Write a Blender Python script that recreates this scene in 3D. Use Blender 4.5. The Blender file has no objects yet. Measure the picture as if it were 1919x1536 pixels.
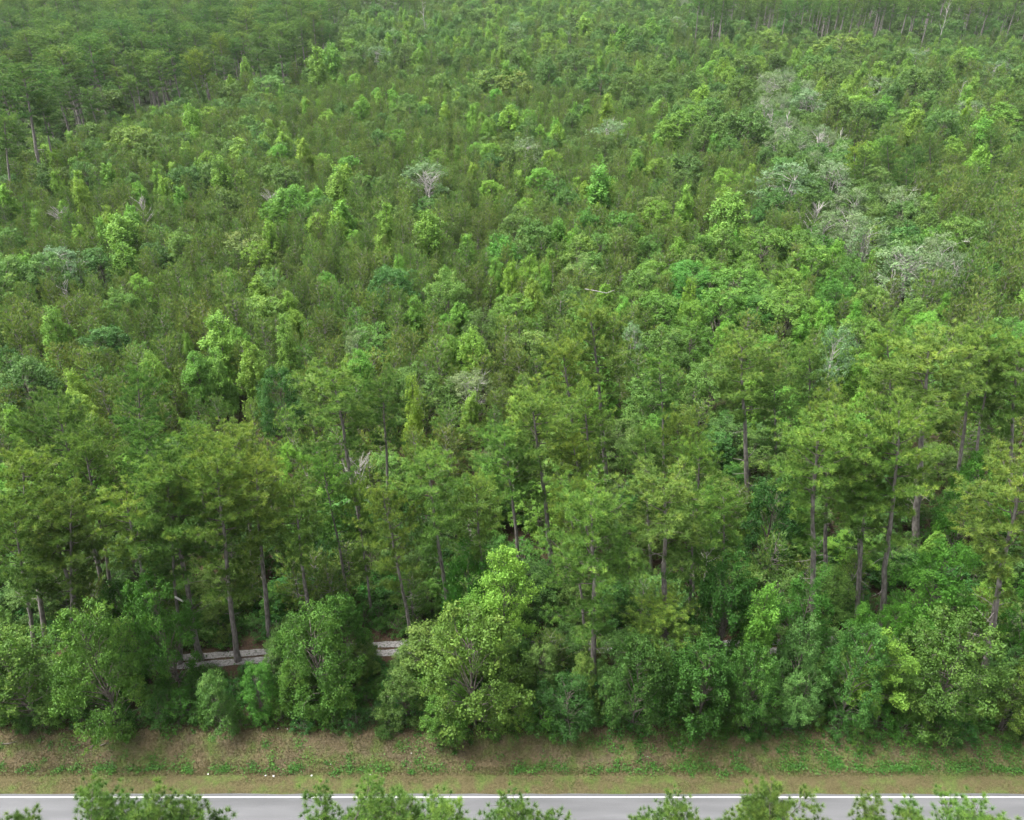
import bpy, math, random
import numpy as np
from mathutils import Vector

random.seed(7)
rng = np.random.default_rng(7)
scene = bpy.context.scene
col = scene.collection
R = math.radians

# ------------------------------------------------------------------ camera
CAM_H = 48.0          # drone height above the road, metres
PITCH = 32.0          # degrees below the horizon
FPX = 1444.0          # focal length in photograph pixels (1919 wide)
cam_d = bpy.data.cameras.new("drone_camera")
cam_d.sensor_width = 36.0
cam_d.lens = 36.0 * FPX / 1919.0
cam_d.clip_start = 0.5
cam_d.clip_end = 6000.0
cam = bpy.data.objects.new("drone_camera", cam_d)
cam.location = (0, 0, CAM_H)
cam.rotation_euler = (R(90 - PITCH), 0, 0)
col.objects.link(cam)
scene.camera = cam

# ------------------------------------------------------------------ sky, sun, exposure
SUN_EL, SUN_AZ = 66.0, 268.0     # azimuth clockwise from +Y (brightest part of the cloud, high to the left)
w = bpy.data.worlds.new("World")
scene.world = w
w.use_nodes = True
nt = w.node_tree
bg = nt.nodes["Background"]
sky = nt.nodes.new("ShaderNodeTexSky")
sky.sky_type = 'NISHITA'
sky.sun_disc = False
sky.sun_elevation = R(SUN_EL)
sky.sun_rotation = R(SUN_AZ)
sky.air_density = 1.0
sky.dust_density = 6.0
sky.ozone_density = 1.0
hs = nt.nodes.new("ShaderNodeHueSaturation")      # overcast: the cloud deck is nearly neutral
hs.inputs["Saturation"].default_value = 0.22
nt.links.new(sky.outputs[0], hs.inputs["Color"])
nt.links.new(hs.outputs[0], bg.inputs["Color"])
bg.inputs["Strength"].default_value = 0.08

sun_d = bpy.data.lights.new("sun", 'SUN')
sun_d.energy = 1.5
sun_d.angle = R(24)
sun_d.color = (1.0, 0.965, 0.91)
sun = bpy.data.objects.new("sun", sun_d)
sv = Vector((math.sin(R(SUN_AZ)) * math.cos(R(SUN_EL)), math.cos(R(SUN_AZ)) * math.cos(R(SUN_EL)), math.sin(R(SUN_EL))))
sun.rotation_euler = sv.to_track_quat('Z', 'Y').to_euler()
sun.location = (0, 0, 150)
col.objects.link(sun)

vs = scene.view_settings
vs.view_transform = 'Standard'
vs.look = 'None'
vs.exposure = 2.62
vs.gamma = 1.0
vs.use_curve_mapping = False
scene.cycles.use_denoising = True
scene.cycles.max_bounces = 4
scene.cycles.diffuse_bounces = 3
scene.cycles.transmission_bounces = 3
scene.cycles.volume_bounces = 1
scene.cycles.caustics_reflective = False
scene.cycles.caustics_refractive = False

# ------------------------------------------------------------------ photograph geometry
cP, sP = math.cos(R(PITCH)), math.sin(R(PITCH))

def ray(px, py):
    u, v = (px - 959.5) / FPX, (py - 768.0) / FPX
    return Vector((u, cP - v * sP, -sP - v * cP))

def at_height(px, py, z):
    d = ray(px, py)
    t = (CAM_H - z) / (-d.z)
    return Vector((d.x * t, d.y * t, z))

def at_depth(px, py, Y):
    d = ray(px, py)
    t = Y / d.y
    return Vector((d.x * t, Y, CAM_H + d.z * t))

def project(x, y, z):
    zc = y * cP + (CAM_H - z) * sP
    vy = (CAM_H - z) * cP - y * sP
    return 959.5 + FPX * x / zc, 768.0 + FPX * vy / zc

ROAD_EDGE = 29.55

def ground_z(x, y):
    """verge profile: road shoulder, shallow ditch, back slope, then gently rolling woodland."""
    t = y - ROAD_EDGE
    if t < 0: return -0.02
    if t < 1.2: return -0.03 - 0.04 * t / 1.2
    if t < 1.8: return -0.07 - 0.24 * (t - 1.2) / .6
    if t < 2.1: return -0.31
    if t < 4.0: return -0.31 + 0.84 * (t - 2.1) / 1.9
    return 0.53 + 0.12 * math.sin(x * .13) * math.sin(y * .11) * min(1, (t - 4) / 5)

# ------------------------------------------------------------------ node helpers
def new_mat(name):
    m = bpy.data.materials.new(name)
    m.use_nodes = True
    n = m.node_tree
    for k in list(n.nodes): n.nodes.remove(k)
    out = n.nodes.new("ShaderNodeOutputMaterial")
    return m, n, out

def ramp(n, stops, interp='LINEAR'):
    r = n.nodes.new("ShaderNodeValToRGB")
    r.color_ramp.interpolation = interp
    e = r.color_ramp.elements
    while len(e) < len(stops): e.new(0.5)
    for i, (p, c) in enumerate(stops):
        e[i].position = p
        e[i].color = (c[0], c[1], c[2], 1)
    return r

def leaf_material(name, stops, transl=0.32, rough=0.6, hue_var=0.03, val_var=0.35, spec=0.25, hue_mid=0.5):
    m, n, out = new_mat(name)
    L = n.links
    a = n.nodes.new("ShaderNodeAttribute"); a.attribute_name = "tone"
    rp = ramp(n, stops)
    L.new(a.outputs["Fac"], rp.inputs[0])
    oi = n.nodes.new("ShaderNodeObjectInfo")
    mul = n.nodes.new("ShaderNodeMixRGB"); mul.blend_type = 'MULTIPLY'; mul.inputs[0].default_value = 1
    L.new(rp.outputs[0], mul.inputs[1]); L.new(oi.outputs["Color"], mul.inputs[2])
    h = n.nodes.new("ShaderNodeHueSaturation")
    mr = n.nodes.new("ShaderNodeMapRange")
    mr.inputs[3].default_value = hue_mid - hue_var; mr.inputs[4].default_value = hue_mid + hue_var
    L.new(oi.outputs["Random"], mr.inputs[0]); L.new(mr.outputs[0], h.inputs["Hue"])
    wn = n.nodes.new("ShaderNodeTexWhiteNoise"); wn.noise_dimensions = '1D'
    L.new(oi.outputs["Random"], wn.inputs["W"])
    mv = n.nodes.new("ShaderNodeMapRange")
    mv.inputs[3].default_value = 1 - val_var; mv.inputs[4].default_value = 1 + val_var
    L.new(wn.outputs["Value"], mv.inputs[0]); L.new(mv.outputs[0], h.inputs["Value"])
    L.new(mul.outputs[0], h.inputs["Color"])
    p = n.nodes.new("ShaderNodeBsdfPrincipled")
    p.inputs["Roughness"].default_value = rough
    p.inputs["Specular IOR Level"].default_value = spec
    L.new(h.outputs[0], p.inputs["Base Color"])
    tr = n.nodes.new("ShaderNodeBsdfTranslucent")
    ty = n.nodes.new("ShaderNodeMixRGB"); ty.blend_type = 'MULTIPLY'; ty.inputs[0].default_value = 1
    ty.inputs[2].default_value = (1.05, 1.08, 0.7, 1)
    L.new(h.outputs[0], ty.inputs[1]); L.new(ty.outputs[0], tr.inputs["Color"])
    mx = n.nodes.new("ShaderNodeMixShader"); mx.inputs[0].default_value = transl
    L.new(p.outputs[0], mx.inputs[1]); L.new(tr.outputs[0], mx.inputs[2])
    L.new(mx.outputs[0], out.inputs["Surface"])
    return m

def bark_material(name, c1, c2, scale=6.0):
    m, n, out = new_mat(name)
    L = n.links
    tc = n.nodes.new("ShaderNodeTexCoord")
    mp = n.nodes.new("ShaderNodeMapping"); mp.inputs["Scale"].default_value = (scale, scale, scale * .3)
    L.new(tc.outputs["Object"], mp.inputs[0])
    ns = n.nodes.new("ShaderNodeTexNoise"); ns.inputs["Scale"].default_value = 1.0; ns.inputs["Detail"].default_value = 6
    L.new(mp.outputs[0], ns.inputs[0])
    rp = ramp(n, [(0.34, c1), (0.66, c2)])
    L.new(ns.outputs[0], rp.inputs[0])
    p = n.nodes.new("ShaderNodeBsdfPrincipled"); p.inputs["Roughness"].default_value = 0.9
    p.inputs["Specular IOR Level"].default_value = 0.15
    L.new(rp.outputs[0], p.inputs["Base Color"])
    b = n.nodes.new("ShaderNodeBump"); b.inputs["Strength"].default_value = 0.6; b.inputs["Distance"].default_value = 0.05
    L.new(ns.outputs[0], b.inputs["Height"]); L.new(b.outputs[0], p.inputs["Normal"])
    L.new(p.outputs[0], out.inputs["Surface"])
    return m

M = {}
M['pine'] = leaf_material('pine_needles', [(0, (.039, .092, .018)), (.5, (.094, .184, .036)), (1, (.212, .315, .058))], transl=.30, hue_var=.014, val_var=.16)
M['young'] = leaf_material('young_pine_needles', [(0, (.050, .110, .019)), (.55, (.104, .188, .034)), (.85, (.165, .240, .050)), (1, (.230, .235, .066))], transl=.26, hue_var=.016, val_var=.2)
M['oak'] = leaf_material('oak_leaves', [(0, (.044, .100, .021)), (.6, (.081, .164, .034)), (1, (.142, .224, .054))], transl=.36, hue_var=.016, val_var=.2)
M['gum'] = leaf_material('sweetgum_leaves', [(0, (.095, .200, .030)), (.6, (.160, .290, .044)), (1, (.230, .362, .070))], transl=.40, hue_var=.012, val_var=.14)
M['pale'] = leaf_material('pale_leaves', [(0, (.080, .145, .058)), (.6, (.135, .200, .088)), (1, (.190, .255, .120))], transl=.30, hue_var=.012, val_var=.14)
M['shrub'] = leaf_material('shrub_leaves', [(0, (.026, .078, .013)), (.6, (.046, .122, .020)), (1, (.088, .172, .032))], transl=.34, hue_var=.018, val_var=.25)
M['pine_bark'] = bark_material('pine_bark', (.085, .075, .068), (.225, .205, .190))
M['limb_bark'] = bark_material('pine_limb_bark', (.040, .034, .030), (.105, .092, .082))
M['wood_bark'] = bark_material('hardwood_bark', (.055, .048, .040), (.150, .135, .115))
M['pale_bark'] = bark_material('pale_bark', (.17, .162, .146), (.36, .346, .32))

def simple_mat(name, c, rough=.9, spec=.2):
    m, n, out = new_mat(name)
    p = n.nodes.new("ShaderNodeBsdfPrincipled"); p.inputs["Roughness"].default_value = rough
    p.inputs["Specular IOR Level"].default_value = spec
    p.inputs["Base Color"].default_value = (*c, 1)
    n.links.new(p.outputs[0], out.inputs["Surface"])
    return m

# ------------------------------------------------------------------ ground materials
def ground_material():
    """leaf litter and pine straw in the woods, dry grass with green patches on the verge."""
    m, n, out = new_mat("ground_cover")
    L = n.links
    geo = n.nodes.new("ShaderNodeNewGeometry")
    sep = n.nodes.new("ShaderNodeSeparateXYZ"); L.new(geo.outputs["Position"], sep.inputs[0])
    def noise(sc, det=8, rough=.6, vec=None):
        k = n.nodes.new("ShaderNodeTexNoise"); k.inputs["Scale"].default_value = sc
        k.inputs["Detail"].default_value = det; k.inputs["Roughness"].default_value = rough
        L.new(vec if vec else geo.outputs["Position"], k.inputs["Vector"]); return k.outputs[0]
    def mix(fac, a, b, blend='MIX'):
        k = n.nodes.new("ShaderNodeMixRGB"); k.blend_type = blend
        for i, v in ((0, fac), (1, a), (2, b)):
            if isinstance(v, (int, float)): k.inputs[i].default_value = v
            elif isinstance(v, tuple): k.inputs[i].default_value = (*v, 1)
            else: L.new(v, k.inputs[i])
        return k.outputs[0]
    def rmp(v, stops):
        r = ramp(n, stops); L.new(v, r.inputs[0]); return r.outputs[0]
    def mapr(v, a, b):
        k = n.nodes.new("ShaderNodeMapRange"); k.inputs[1].default_value = a; k.inputs[2].default_value = b
        L.new(v, k.inputs[0]); return k.outputs[0]
    fine, med, big = noise(9), noise(1.6), noise(.35, 5)
    litter = rmp(fine, [(.3, (.026, .019, .013)), (.55, (.055, .036, .024)), (.75, (.095, .060, .038))])
    litter = mix(mapr(med, .52, .7), litter, (.045, .060, .020))
    dry = rmp(fine, [(.28, (.040, .032, .018)), (.5, (.080, .064, .036)), (.75, (.130, .104, .062))])
    red = rmp(fine, [(.3, (.036, .030, .018)), (.6, (.074, .062, .037)), (.8, (.114, .096, .059))])
    green = rmp(fine, [(.3, (.028, .045, .011)), (.55, (.055, .078, .020)), (.8, (.090, .105, .034))])
    slope = mix(mapr(big, .46, .60), dry, red)
    slope = mix(mapr(noise(.8, 7), .45, .62), slope, green)
    mown = rmp(fine, [(.28, (.032, .028, .013)), (.5, (.058, .050, .024)), (.75, (.088, .075, .038))])
    mown = mix(mapr(noise(.6, 6), .47, .62), mown, green)
    # distance from the road with a ragged boundary
    add = n.nodes.new("ShaderNodeMath"); add.operation = 'MULTIPLY_ADD'
    L.new(med, add.inputs[0]); add.inputs[1].default_value = 1.3; L.new(sep.outputs["Y"], add.inputs[2])
    c = mix(mapr(add.outputs[0], ROAD_EDGE + 1.9, ROAD_EDGE + 2.5), mown, slope)
    c = mix(mapr(add.outputs[0], ROAD_EDGE + 4.3, ROAD_EDGE + 5.4), c, litter)
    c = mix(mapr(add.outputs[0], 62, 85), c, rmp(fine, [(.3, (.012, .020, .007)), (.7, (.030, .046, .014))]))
    p = n.nodes.new("ShaderNodeBsdfPrincipled"); p.inputs["Roughness"].default_value = .95
    p.inputs["Specular IOR Level"].default_value = .1
    L.new(c, p.inputs["Base Color"])
    b = n.nodes.new("ShaderNodeBump"); b.inputs["Strength"].default_value = .7; b.inputs["Distance"].default_value = .06
    L.new(fine, b.inputs["Height"]); L.new(b.outputs[0], p.inputs["Normal"])
    L.new(p.outputs[0], out.inputs["Surface"])
    return m

def asphalt_material():
    m, n, out = new_mat("old_asphalt")
    L = n.links
    geo = n.nodes.new("ShaderNodeNewGeometry")
    mp = n.nodes.new("ShaderNodeMapping"); mp.inputs["Scale"].default_value = (.12, 1.2, 1)
    L.new(geo.outputs["Position"], mp.inputs[0])
    a = n.nodes.new("ShaderNodeTexNoise"); a.inputs["Scale"].default_value = 1.2; a.inputs["Detail"].default_value = 6
    L.new(mp.outputs[0], a.inputs[0])
    f = n.nodes.new("ShaderNodeTexNoise"); f.inputs["Scale"].default_value = 60; f.inputs["Detail"].default_value = 3
    L.new(geo.outputs["Position"], f.inputs[0])
    r1 = ramp(n, [(.3, (.070, .072, .077)), (.7, (.106, .108, .115))]); L.new(a.outputs[0], r1.inputs[0])
    r2 = ramp(n, [(.3, (.82, .82, .82)), (.7, (1.12, 1.12, 1.12))]); L.new(f.outputs[0], r2.inputs[0])
    mx = n.nodes.new("ShaderNodeMixRGB"); mx.blend_type = 'MULTIPLY'; mx.inputs[0].default_value = 1
    L.new(r1.outputs[0], mx.inputs[1]); L.new(r2.outputs[0], mx.inputs[2])
    p = n.nodes.new("ShaderNodeBsdfPrincipled"); p.inputs["Roughness"].default_value = .85
    L.new(mx.outputs[0], p.inputs["Base Color"])
    b = n.nodes.new("ShaderNodeBump"); b.inputs["Strength"].default_value = .4; b.inputs["Distance"].default_value = .01
    L.new(f.outputs[0], b.inputs["Height"]); L.new(b.outputs[0], p.inputs["Normal"])
    L.new(p.outputs[0], out.inputs["Surface"])
    return m

def noisy_mat(name, c1, c2, sc, rough=.9):
    m, n, out = new_mat(name)
    L = n.links
    geo = n.nodes.new("ShaderNodeNewGeometry")
    f = n.nodes.new("ShaderNodeTexNoise"); f.inputs["Scale"].default_value = sc; f.inputs["Detail"].default_value = 8
    L.new(geo.outputs["Position"], f.inputs[0])
    r1 = ramp(n, [(.35, c1), (.65, c2)]); L.new(f.outputs[0], r1.inputs[0])
    p = n.nodes.new("ShaderNodeBsdfPrincipled"); p.inputs["Roughness"].default_value = rough
    p.inputs["Specular IOR Level"].default_value = .15
    L.new(r1.outputs[0], p.inputs["Base Color"])
    L.new(p.outputs[0], out.inputs["Surface"])
    return m

M['ground'] = ground_material()
M['asphalt'] = asphalt_material()
M['paint'] = noisy_mat('road_paint', (.28, .28, .27), (.50, .50, .48), 5, .7)
M['sand'] = noisy_mat('track_sand', (.112, .108, .101), (.240, .234, .226), 7)
M['chips'] = noisy_mat('crumbled_edge', (.11, .10, .085), (.22, .205, .18), 9)

# ------------------------------------------------------------------ mesh helpers
def link(name, data, mat=None, parent=None):
    o = bpy.data.objects.new(name, data)
    col.objects.link(o)
    if parent: o.parent = parent
    if mat and not data.materials: data.materials.append(mat)
    return o

def tri_mesh(name, V, T, mat, tone=None, smooth=False):
    V = np.asarray(V, np.float32); T = np.asarray(T, np.int32)
    me = bpy.data.meshes.new(name)
    me.vertices.add(len(V)); me.vertices.foreach_set("co", V.ravel())
    me.loops.add(T.size); me.loops.foreach_set("vertex_index", T.ravel())
    me.polygons.add(len(T))
    me.polygons.foreach_set("loop_start", np.arange(0, T.size, 3, dtype=np.int32))
    me.polygons.foreach_set("loop_total", np.full(len(T), 3, np.int32))
    if smooth: me.polygons.foreach_set("use_smooth", np.ones(len(T), bool))
    if tone is not None:
        a = me.attributes.new("tone", 'FLOAT', 'POINT')
        a.data.foreach_set("value", np.asarray(tone, np.float32))
    me.update(calc_edges=True)
    me.materials.append(mat)
    return me

class Wood:
    """collects tapered tubes"""
    def __init__(s): s.V = []; s.T = []; s.n = 0; s.mi = []
    def tube(s, pts, rad, k=5, mi=0):
        pts = np.asarray(pts, float); m = len(pts)
        rad = np.asarray(rad, float) if np.ndim(rad) else np.full(m, rad)
        tg = np.gradient(pts, axis=0); tg /= np.linalg.norm(tg, axis=1, keepdims=True) + 1e-9
        ref = np.array([0, 0, 1.]) if abs(tg[0, 2]) < .8 else np.array([1., 0, 0])
        a = np.cross(tg, ref); a /= np.linalg.norm(a, axis=1, keepdims=True) + 1e-9
        b = np.cross(tg, a)
        th = np.arange(k) * 2 * np.pi / k
        ring = pts[:, None, :] + rad[:, None, None] * (np.cos(th)[None, :, None] * a[:, None, :] + np.sin(th)[None, :, None] * b[:, None, :])
        i = np.arange(m - 1)[:, None] * k; j = np.arange(k)[None, :]; j2 = (j + 1) % k
        A, B, C, D = i + j, i + j2, i + k + j2, i + k + j
        T = np.concatenate([np.stack([A, B, C], -1).reshape(-1, 3), np.stack([A, C, D], -1).reshape(-1, 3)])
        s.V.append(ring.reshape(-1, 3)); s.T.append(T + s.n); s.n += m * k; s.mi.append(np.full(len(T), mi, np.int32))
    def mesh(s, name, mat, limb=None):
        me = tri_mesh(name, np.concatenate(s.V), np.concatenate(s.T), mat, smooth=True)
        if limb:
            me.materials.append(limb); me.polygons.foreach_set('material_index', np.concatenate(s.mi))
        return me

def unit(a): return a / (np.linalg.norm(a, axis=-1, keepdims=True) + 1e-9)

def needles(pos, dirs, tone, n, length, width, spread, shoot=.14):
    """n thin pointed needles round each shoot"""
    N = len(pos)
    P = np.repeat(pos, n, 0); D = np.repeat(dirs, n, 0); Tn = np.repeat(tone, n)
    nd = unit(D + spread * unit(rng.normal(size=(N * n, 3))))
    base = P + D * (rng.random((N * n, 1)) - .35) * shoot
    ln = length * (.7 + .6 * rng.random((N * n, 1)))
    side = unit(np.cross(nd, rng.normal(size=(N * n, 3)))) * width * .5
    V = np.stack([base - side, base + side, base + nd * ln], 1).reshape(-1, 3)
    T = np.arange(N * n * 3).reshape(-1, 3)
    tv = np.clip(np.repeat(Tn, 3) + np.repeat(rng.normal(size=N * n) * .07, 3) + np.tile([-.05, -.05, .07], N * n), 0, 1)
    return V, T, tv

def leaves(pos, nrm, tone, size, aspect=.62, droop=.25):
    """folded four-sided leaves"""
    N = len(pos)
    d = unit(np.cross(nrm, rng.normal(size=(N, 3)))); d[:, 2] -= droop; d = unit(d)
    s = unit(np.cross(d, nrm))
    up = np.cross(s, d)
    L = size * (.65 + .7 * rng.random((N, 1)))
    b = pos - d * L * .5
    V = np.stack([b, b + d * L * .45 + s * L * aspect * .5 + up * L * .10, b + d * L, b + d * L * .45 - s * L * aspect * .5 + up * L * .10], 1).reshape(-1, 3)
    k = np.arange(N)[:, None] * 4
    T = np.concatenate([k + np.array([[0, 1, 2]]), k + np.array([[0, 2, 3]])])
    return V, T, np.clip(np.repeat(tone, 4), 0, 1)

def merge(parts):
    V, T, t, n = [], [], [], 0
    for v, f, c in parts:
        V.append(v); T.append(f + n); t.append(c); n += len(v)
    return np.concatenate(V), np.concatenate(T), np.concatenate(t)

# ------------------------------------------------------------------ tree builders: each returns (trunk mesh, crown mesh), base at origin
def tall_pine(seed, h=19.0, start=.48, rad=3.4, nb=34, n_need=18, need=(.27, .030), dense=1.0, top=.70, near_min=6):
    global rng
    rng = np.random.default_rng(seed); W = Wood()
    k = 14; zz = np.linspace(0, h * .985, k)
    wob = np.cumsum(rng.normal(size=(k, 2)) * .045, 0); wob -= np.linspace(0, 1, k)[:, None] * wob[-1] * .7
    wob[0] = 0
    tp = np.column_stack([wob, zz])
    r0 = .0128 * h
    tr = r0 * (1 - .80 * (zz / h) ** 1.1); tr[0] *= 1.35
    W.tube(tp, tr, 8)
    axis = lambda z: np.array([np.interp(z, zz, tp[:, 0]), np.interp(z, zz, tp[:, 1]), z])
    for _ in range(9):                                   # dead stubs under the crown
        z = h * rng.uniform(.22, start + .05); az = rng.uniform(0, 6.28); l = rng.uniform(.3, 1.7)
        d = np.array([math.cos(az), math.sin(az), rng.uniform(-.15, .35)])
        b = axis(z); W.tube([b, b + d * l * .5 + [0, 0, .04], b + d * l + [0, 0, rng.uniform(-.15, .2)]], [.035, .025, .012], 4)
    P, D, TN = [], [], []
    az = rng.uniform(0, 6.28)
    lop = rng.uniform(0, 6.28)                           # crown heavier on one side
    for i in range(nb):
        t = (i + rng.uniform(0, .8)) / nb                # 0 crown base, 1 top
        z = h * (start + (1 - start) * (.02 + .94 * t))
        az += 2.4 + rng.normal() * .35
        prof = (math.sin(math.pi * min(1, .22 + top * t)) ** .75) * (1.0 if t < .75 else 1.0)
        ln = rad * prof * rng.uniform(.62, 1.12) * (1 + .22 * math.cos(az - lop))
        if t < .34 and rng.random() < .42: continue
        if t < .34: ln *= rng.uniform(.55, 1.0)
        rise = -.10 + .85 * t ** 1.3 + rng.normal() * .10
        hd = np.array([math.cos(az), math.sin(az), 0])
        b = axis(z)
        u = np.linspace(0, 1, 6)[:, None]
        pts = b + hd * ln * u + np.array([0, 0, 1.]) * ln * (rise * u + .22 * u ** 2.2) + np.cumsum(rng.normal(size=(6, 3)) * .05 * ln * .3, 0) * (u > 0)
        W.tube(pts, np.linspace(.026 + .008 * ln, .008, 6), 4, 1)
        m_ = int(2 + ln * 2.2)
        q_ = rng.uniform(.22, .98, m_)
        P.append(np.column_stack([np.interp(q_, u[:, 0], pts[:, c]) for c in range(3)]) + rng.normal(size=(m_, 3)) * np.array([.16, .16, .06]) + np.array([0, 0, .14]))
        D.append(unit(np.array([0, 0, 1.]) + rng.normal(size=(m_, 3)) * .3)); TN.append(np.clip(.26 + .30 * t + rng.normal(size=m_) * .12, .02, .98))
        nsub = max(near_min, int(ln * 3.6 * dense))
        for s in range(nsub):
            q = 1 - .80 * (s / nsub) ** 1.15 if s else 1.0
            q = np.clip(q + rng.normal() * .03, .15, 1)
            o = np.array([np.interp(q, u[:, 0], pts[:, c]) for c in range(3)])
            side = np.array([-hd[1], hd[0], 0]) * (1 if s % 2 else -1) * rng.uniform(.4, 1.1)
            sd = unit(hd * rng.uniform(.4, 1.0) + side * (0 if s == 0 else 1) + np.array([0, 0, rng.uniform(.05, .55)]))
            sl = rng.uniform(.45, .95) * (.55 + .45 * min(1, ln / 2.5)) * (1.1 if q > .5 else .8)
            e = o + sd * sl + np.array([0, 0, .12])
            W.tube([o, (o + e) / 2 + rng.normal(size=3) * .04, e], [.012, .009, .005], 3, 1)
            nt_ = rng.integers(3, 6)
            f = np.concatenate([[1.0], rng.uniform(.25, .95, nt_ - 1)])[:, None]
            pp = o + (e - o) * f + rng.normal(size=(nt_, 3)) * np.array([.20, .20, .10]) * (f < 1)
            dd = unit(sd * .35 + np.array([0, 0, .9]) + rng.normal(size=(nt_, 3)) * .28)
            P.append(pp); D.append(dd)
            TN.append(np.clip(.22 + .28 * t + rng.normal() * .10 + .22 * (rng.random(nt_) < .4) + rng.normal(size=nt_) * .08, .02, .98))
    # leader shoots
    b = axis(h * .965); nt_ = 30
    P.append(b + rng.normal(size=(nt_, 3)) * np.array([.5, .5, .25])); D.append(unit(np.array([0, 0, 1.]) + rng.normal(size=(nt_, 3)) * .4)); TN.append(rng.uniform(.45, .85, nt_))
    P, D, TN = np.concatenate(P), np.concatenate(D), np.concatenate(TN)
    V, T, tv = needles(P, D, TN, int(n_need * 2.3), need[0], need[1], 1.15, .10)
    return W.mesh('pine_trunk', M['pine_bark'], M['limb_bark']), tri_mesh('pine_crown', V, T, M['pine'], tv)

def young_pine(seed, h=8.0, rad=1.75, n_need=10, wide=.054):
    global rng
    rng = np.random.default_rng(seed); W = Wood()
    zz = np.linspace(0, h * .97, 7); wob = rng.normal(size=(7, 2)) * .04; wob[0] = 0
    W.tube(np.column_stack([wob, zz]), .075 * (1 - .85 * zz / h), 5)
    P, D, TN, C = [], [], [], []
    z = h * .16
    while z < h * .97:
        t = z / h
        nb = rng.integers(4, 7); a0 = rng.uniform(0, 6.28)
        for j in range(nb):
            az = a0 + j * 6.283 / nb + rng.normal() * .2
            ln = rad * (1.03 - t) ** .42 * rng.uniform(.65, 1.15) + .05
            up = .45 + .75 * t + rng.normal() * .12
            hd = np.array([math.cos(az), math.sin(az), 0])
            u = np.linspace(0, 1, 4)[:, None]
            pts = np.array([0, 0, z]) + hd * ln * u + np.array([0, 0, 1.]) * ln * (up * .6 * u + .35 * u ** 2)
            W.tube(pts, np.linspace(.024, .007, 4), 3)
            m = max(4, int(ln * 6.5))
            f = rng.uniform(.3, 1.05, m)
            pp = np.column_stack([np.interp(f, u[:, 0], pts[:, c]) for c in range(3)]) + rng.normal(size=(m, 3)) * np.array([.13, .13, .07])
            dd = unit(hd * .35 + np.array([0, 0, 1.]) + rng.normal(size=(m, 3)) * .28)
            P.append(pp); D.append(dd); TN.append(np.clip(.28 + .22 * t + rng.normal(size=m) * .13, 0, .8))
            C.append(pts[-1] + rng.normal(size=3) * .05)
            if m > 4: C.append(pp[0]); C.append(pp[1])
        z += h * rng.uniform(.055, .085)
    C.append(np.array([0, 0, h * .97])); C = np.array(C)
    P, D, TN = np.concatenate(P), np.concatenate(D), np.concatenate(TN)
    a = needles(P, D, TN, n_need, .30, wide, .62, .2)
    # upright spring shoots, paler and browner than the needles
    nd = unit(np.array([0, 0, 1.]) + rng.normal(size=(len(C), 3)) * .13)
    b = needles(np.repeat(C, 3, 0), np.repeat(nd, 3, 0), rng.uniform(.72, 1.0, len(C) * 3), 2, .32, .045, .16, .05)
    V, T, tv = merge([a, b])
    return W.mesh('young_pine_trunk', M['pine_bark']), tri_mesh('young_pine_crown', V, T, M['young'], tv)

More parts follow.
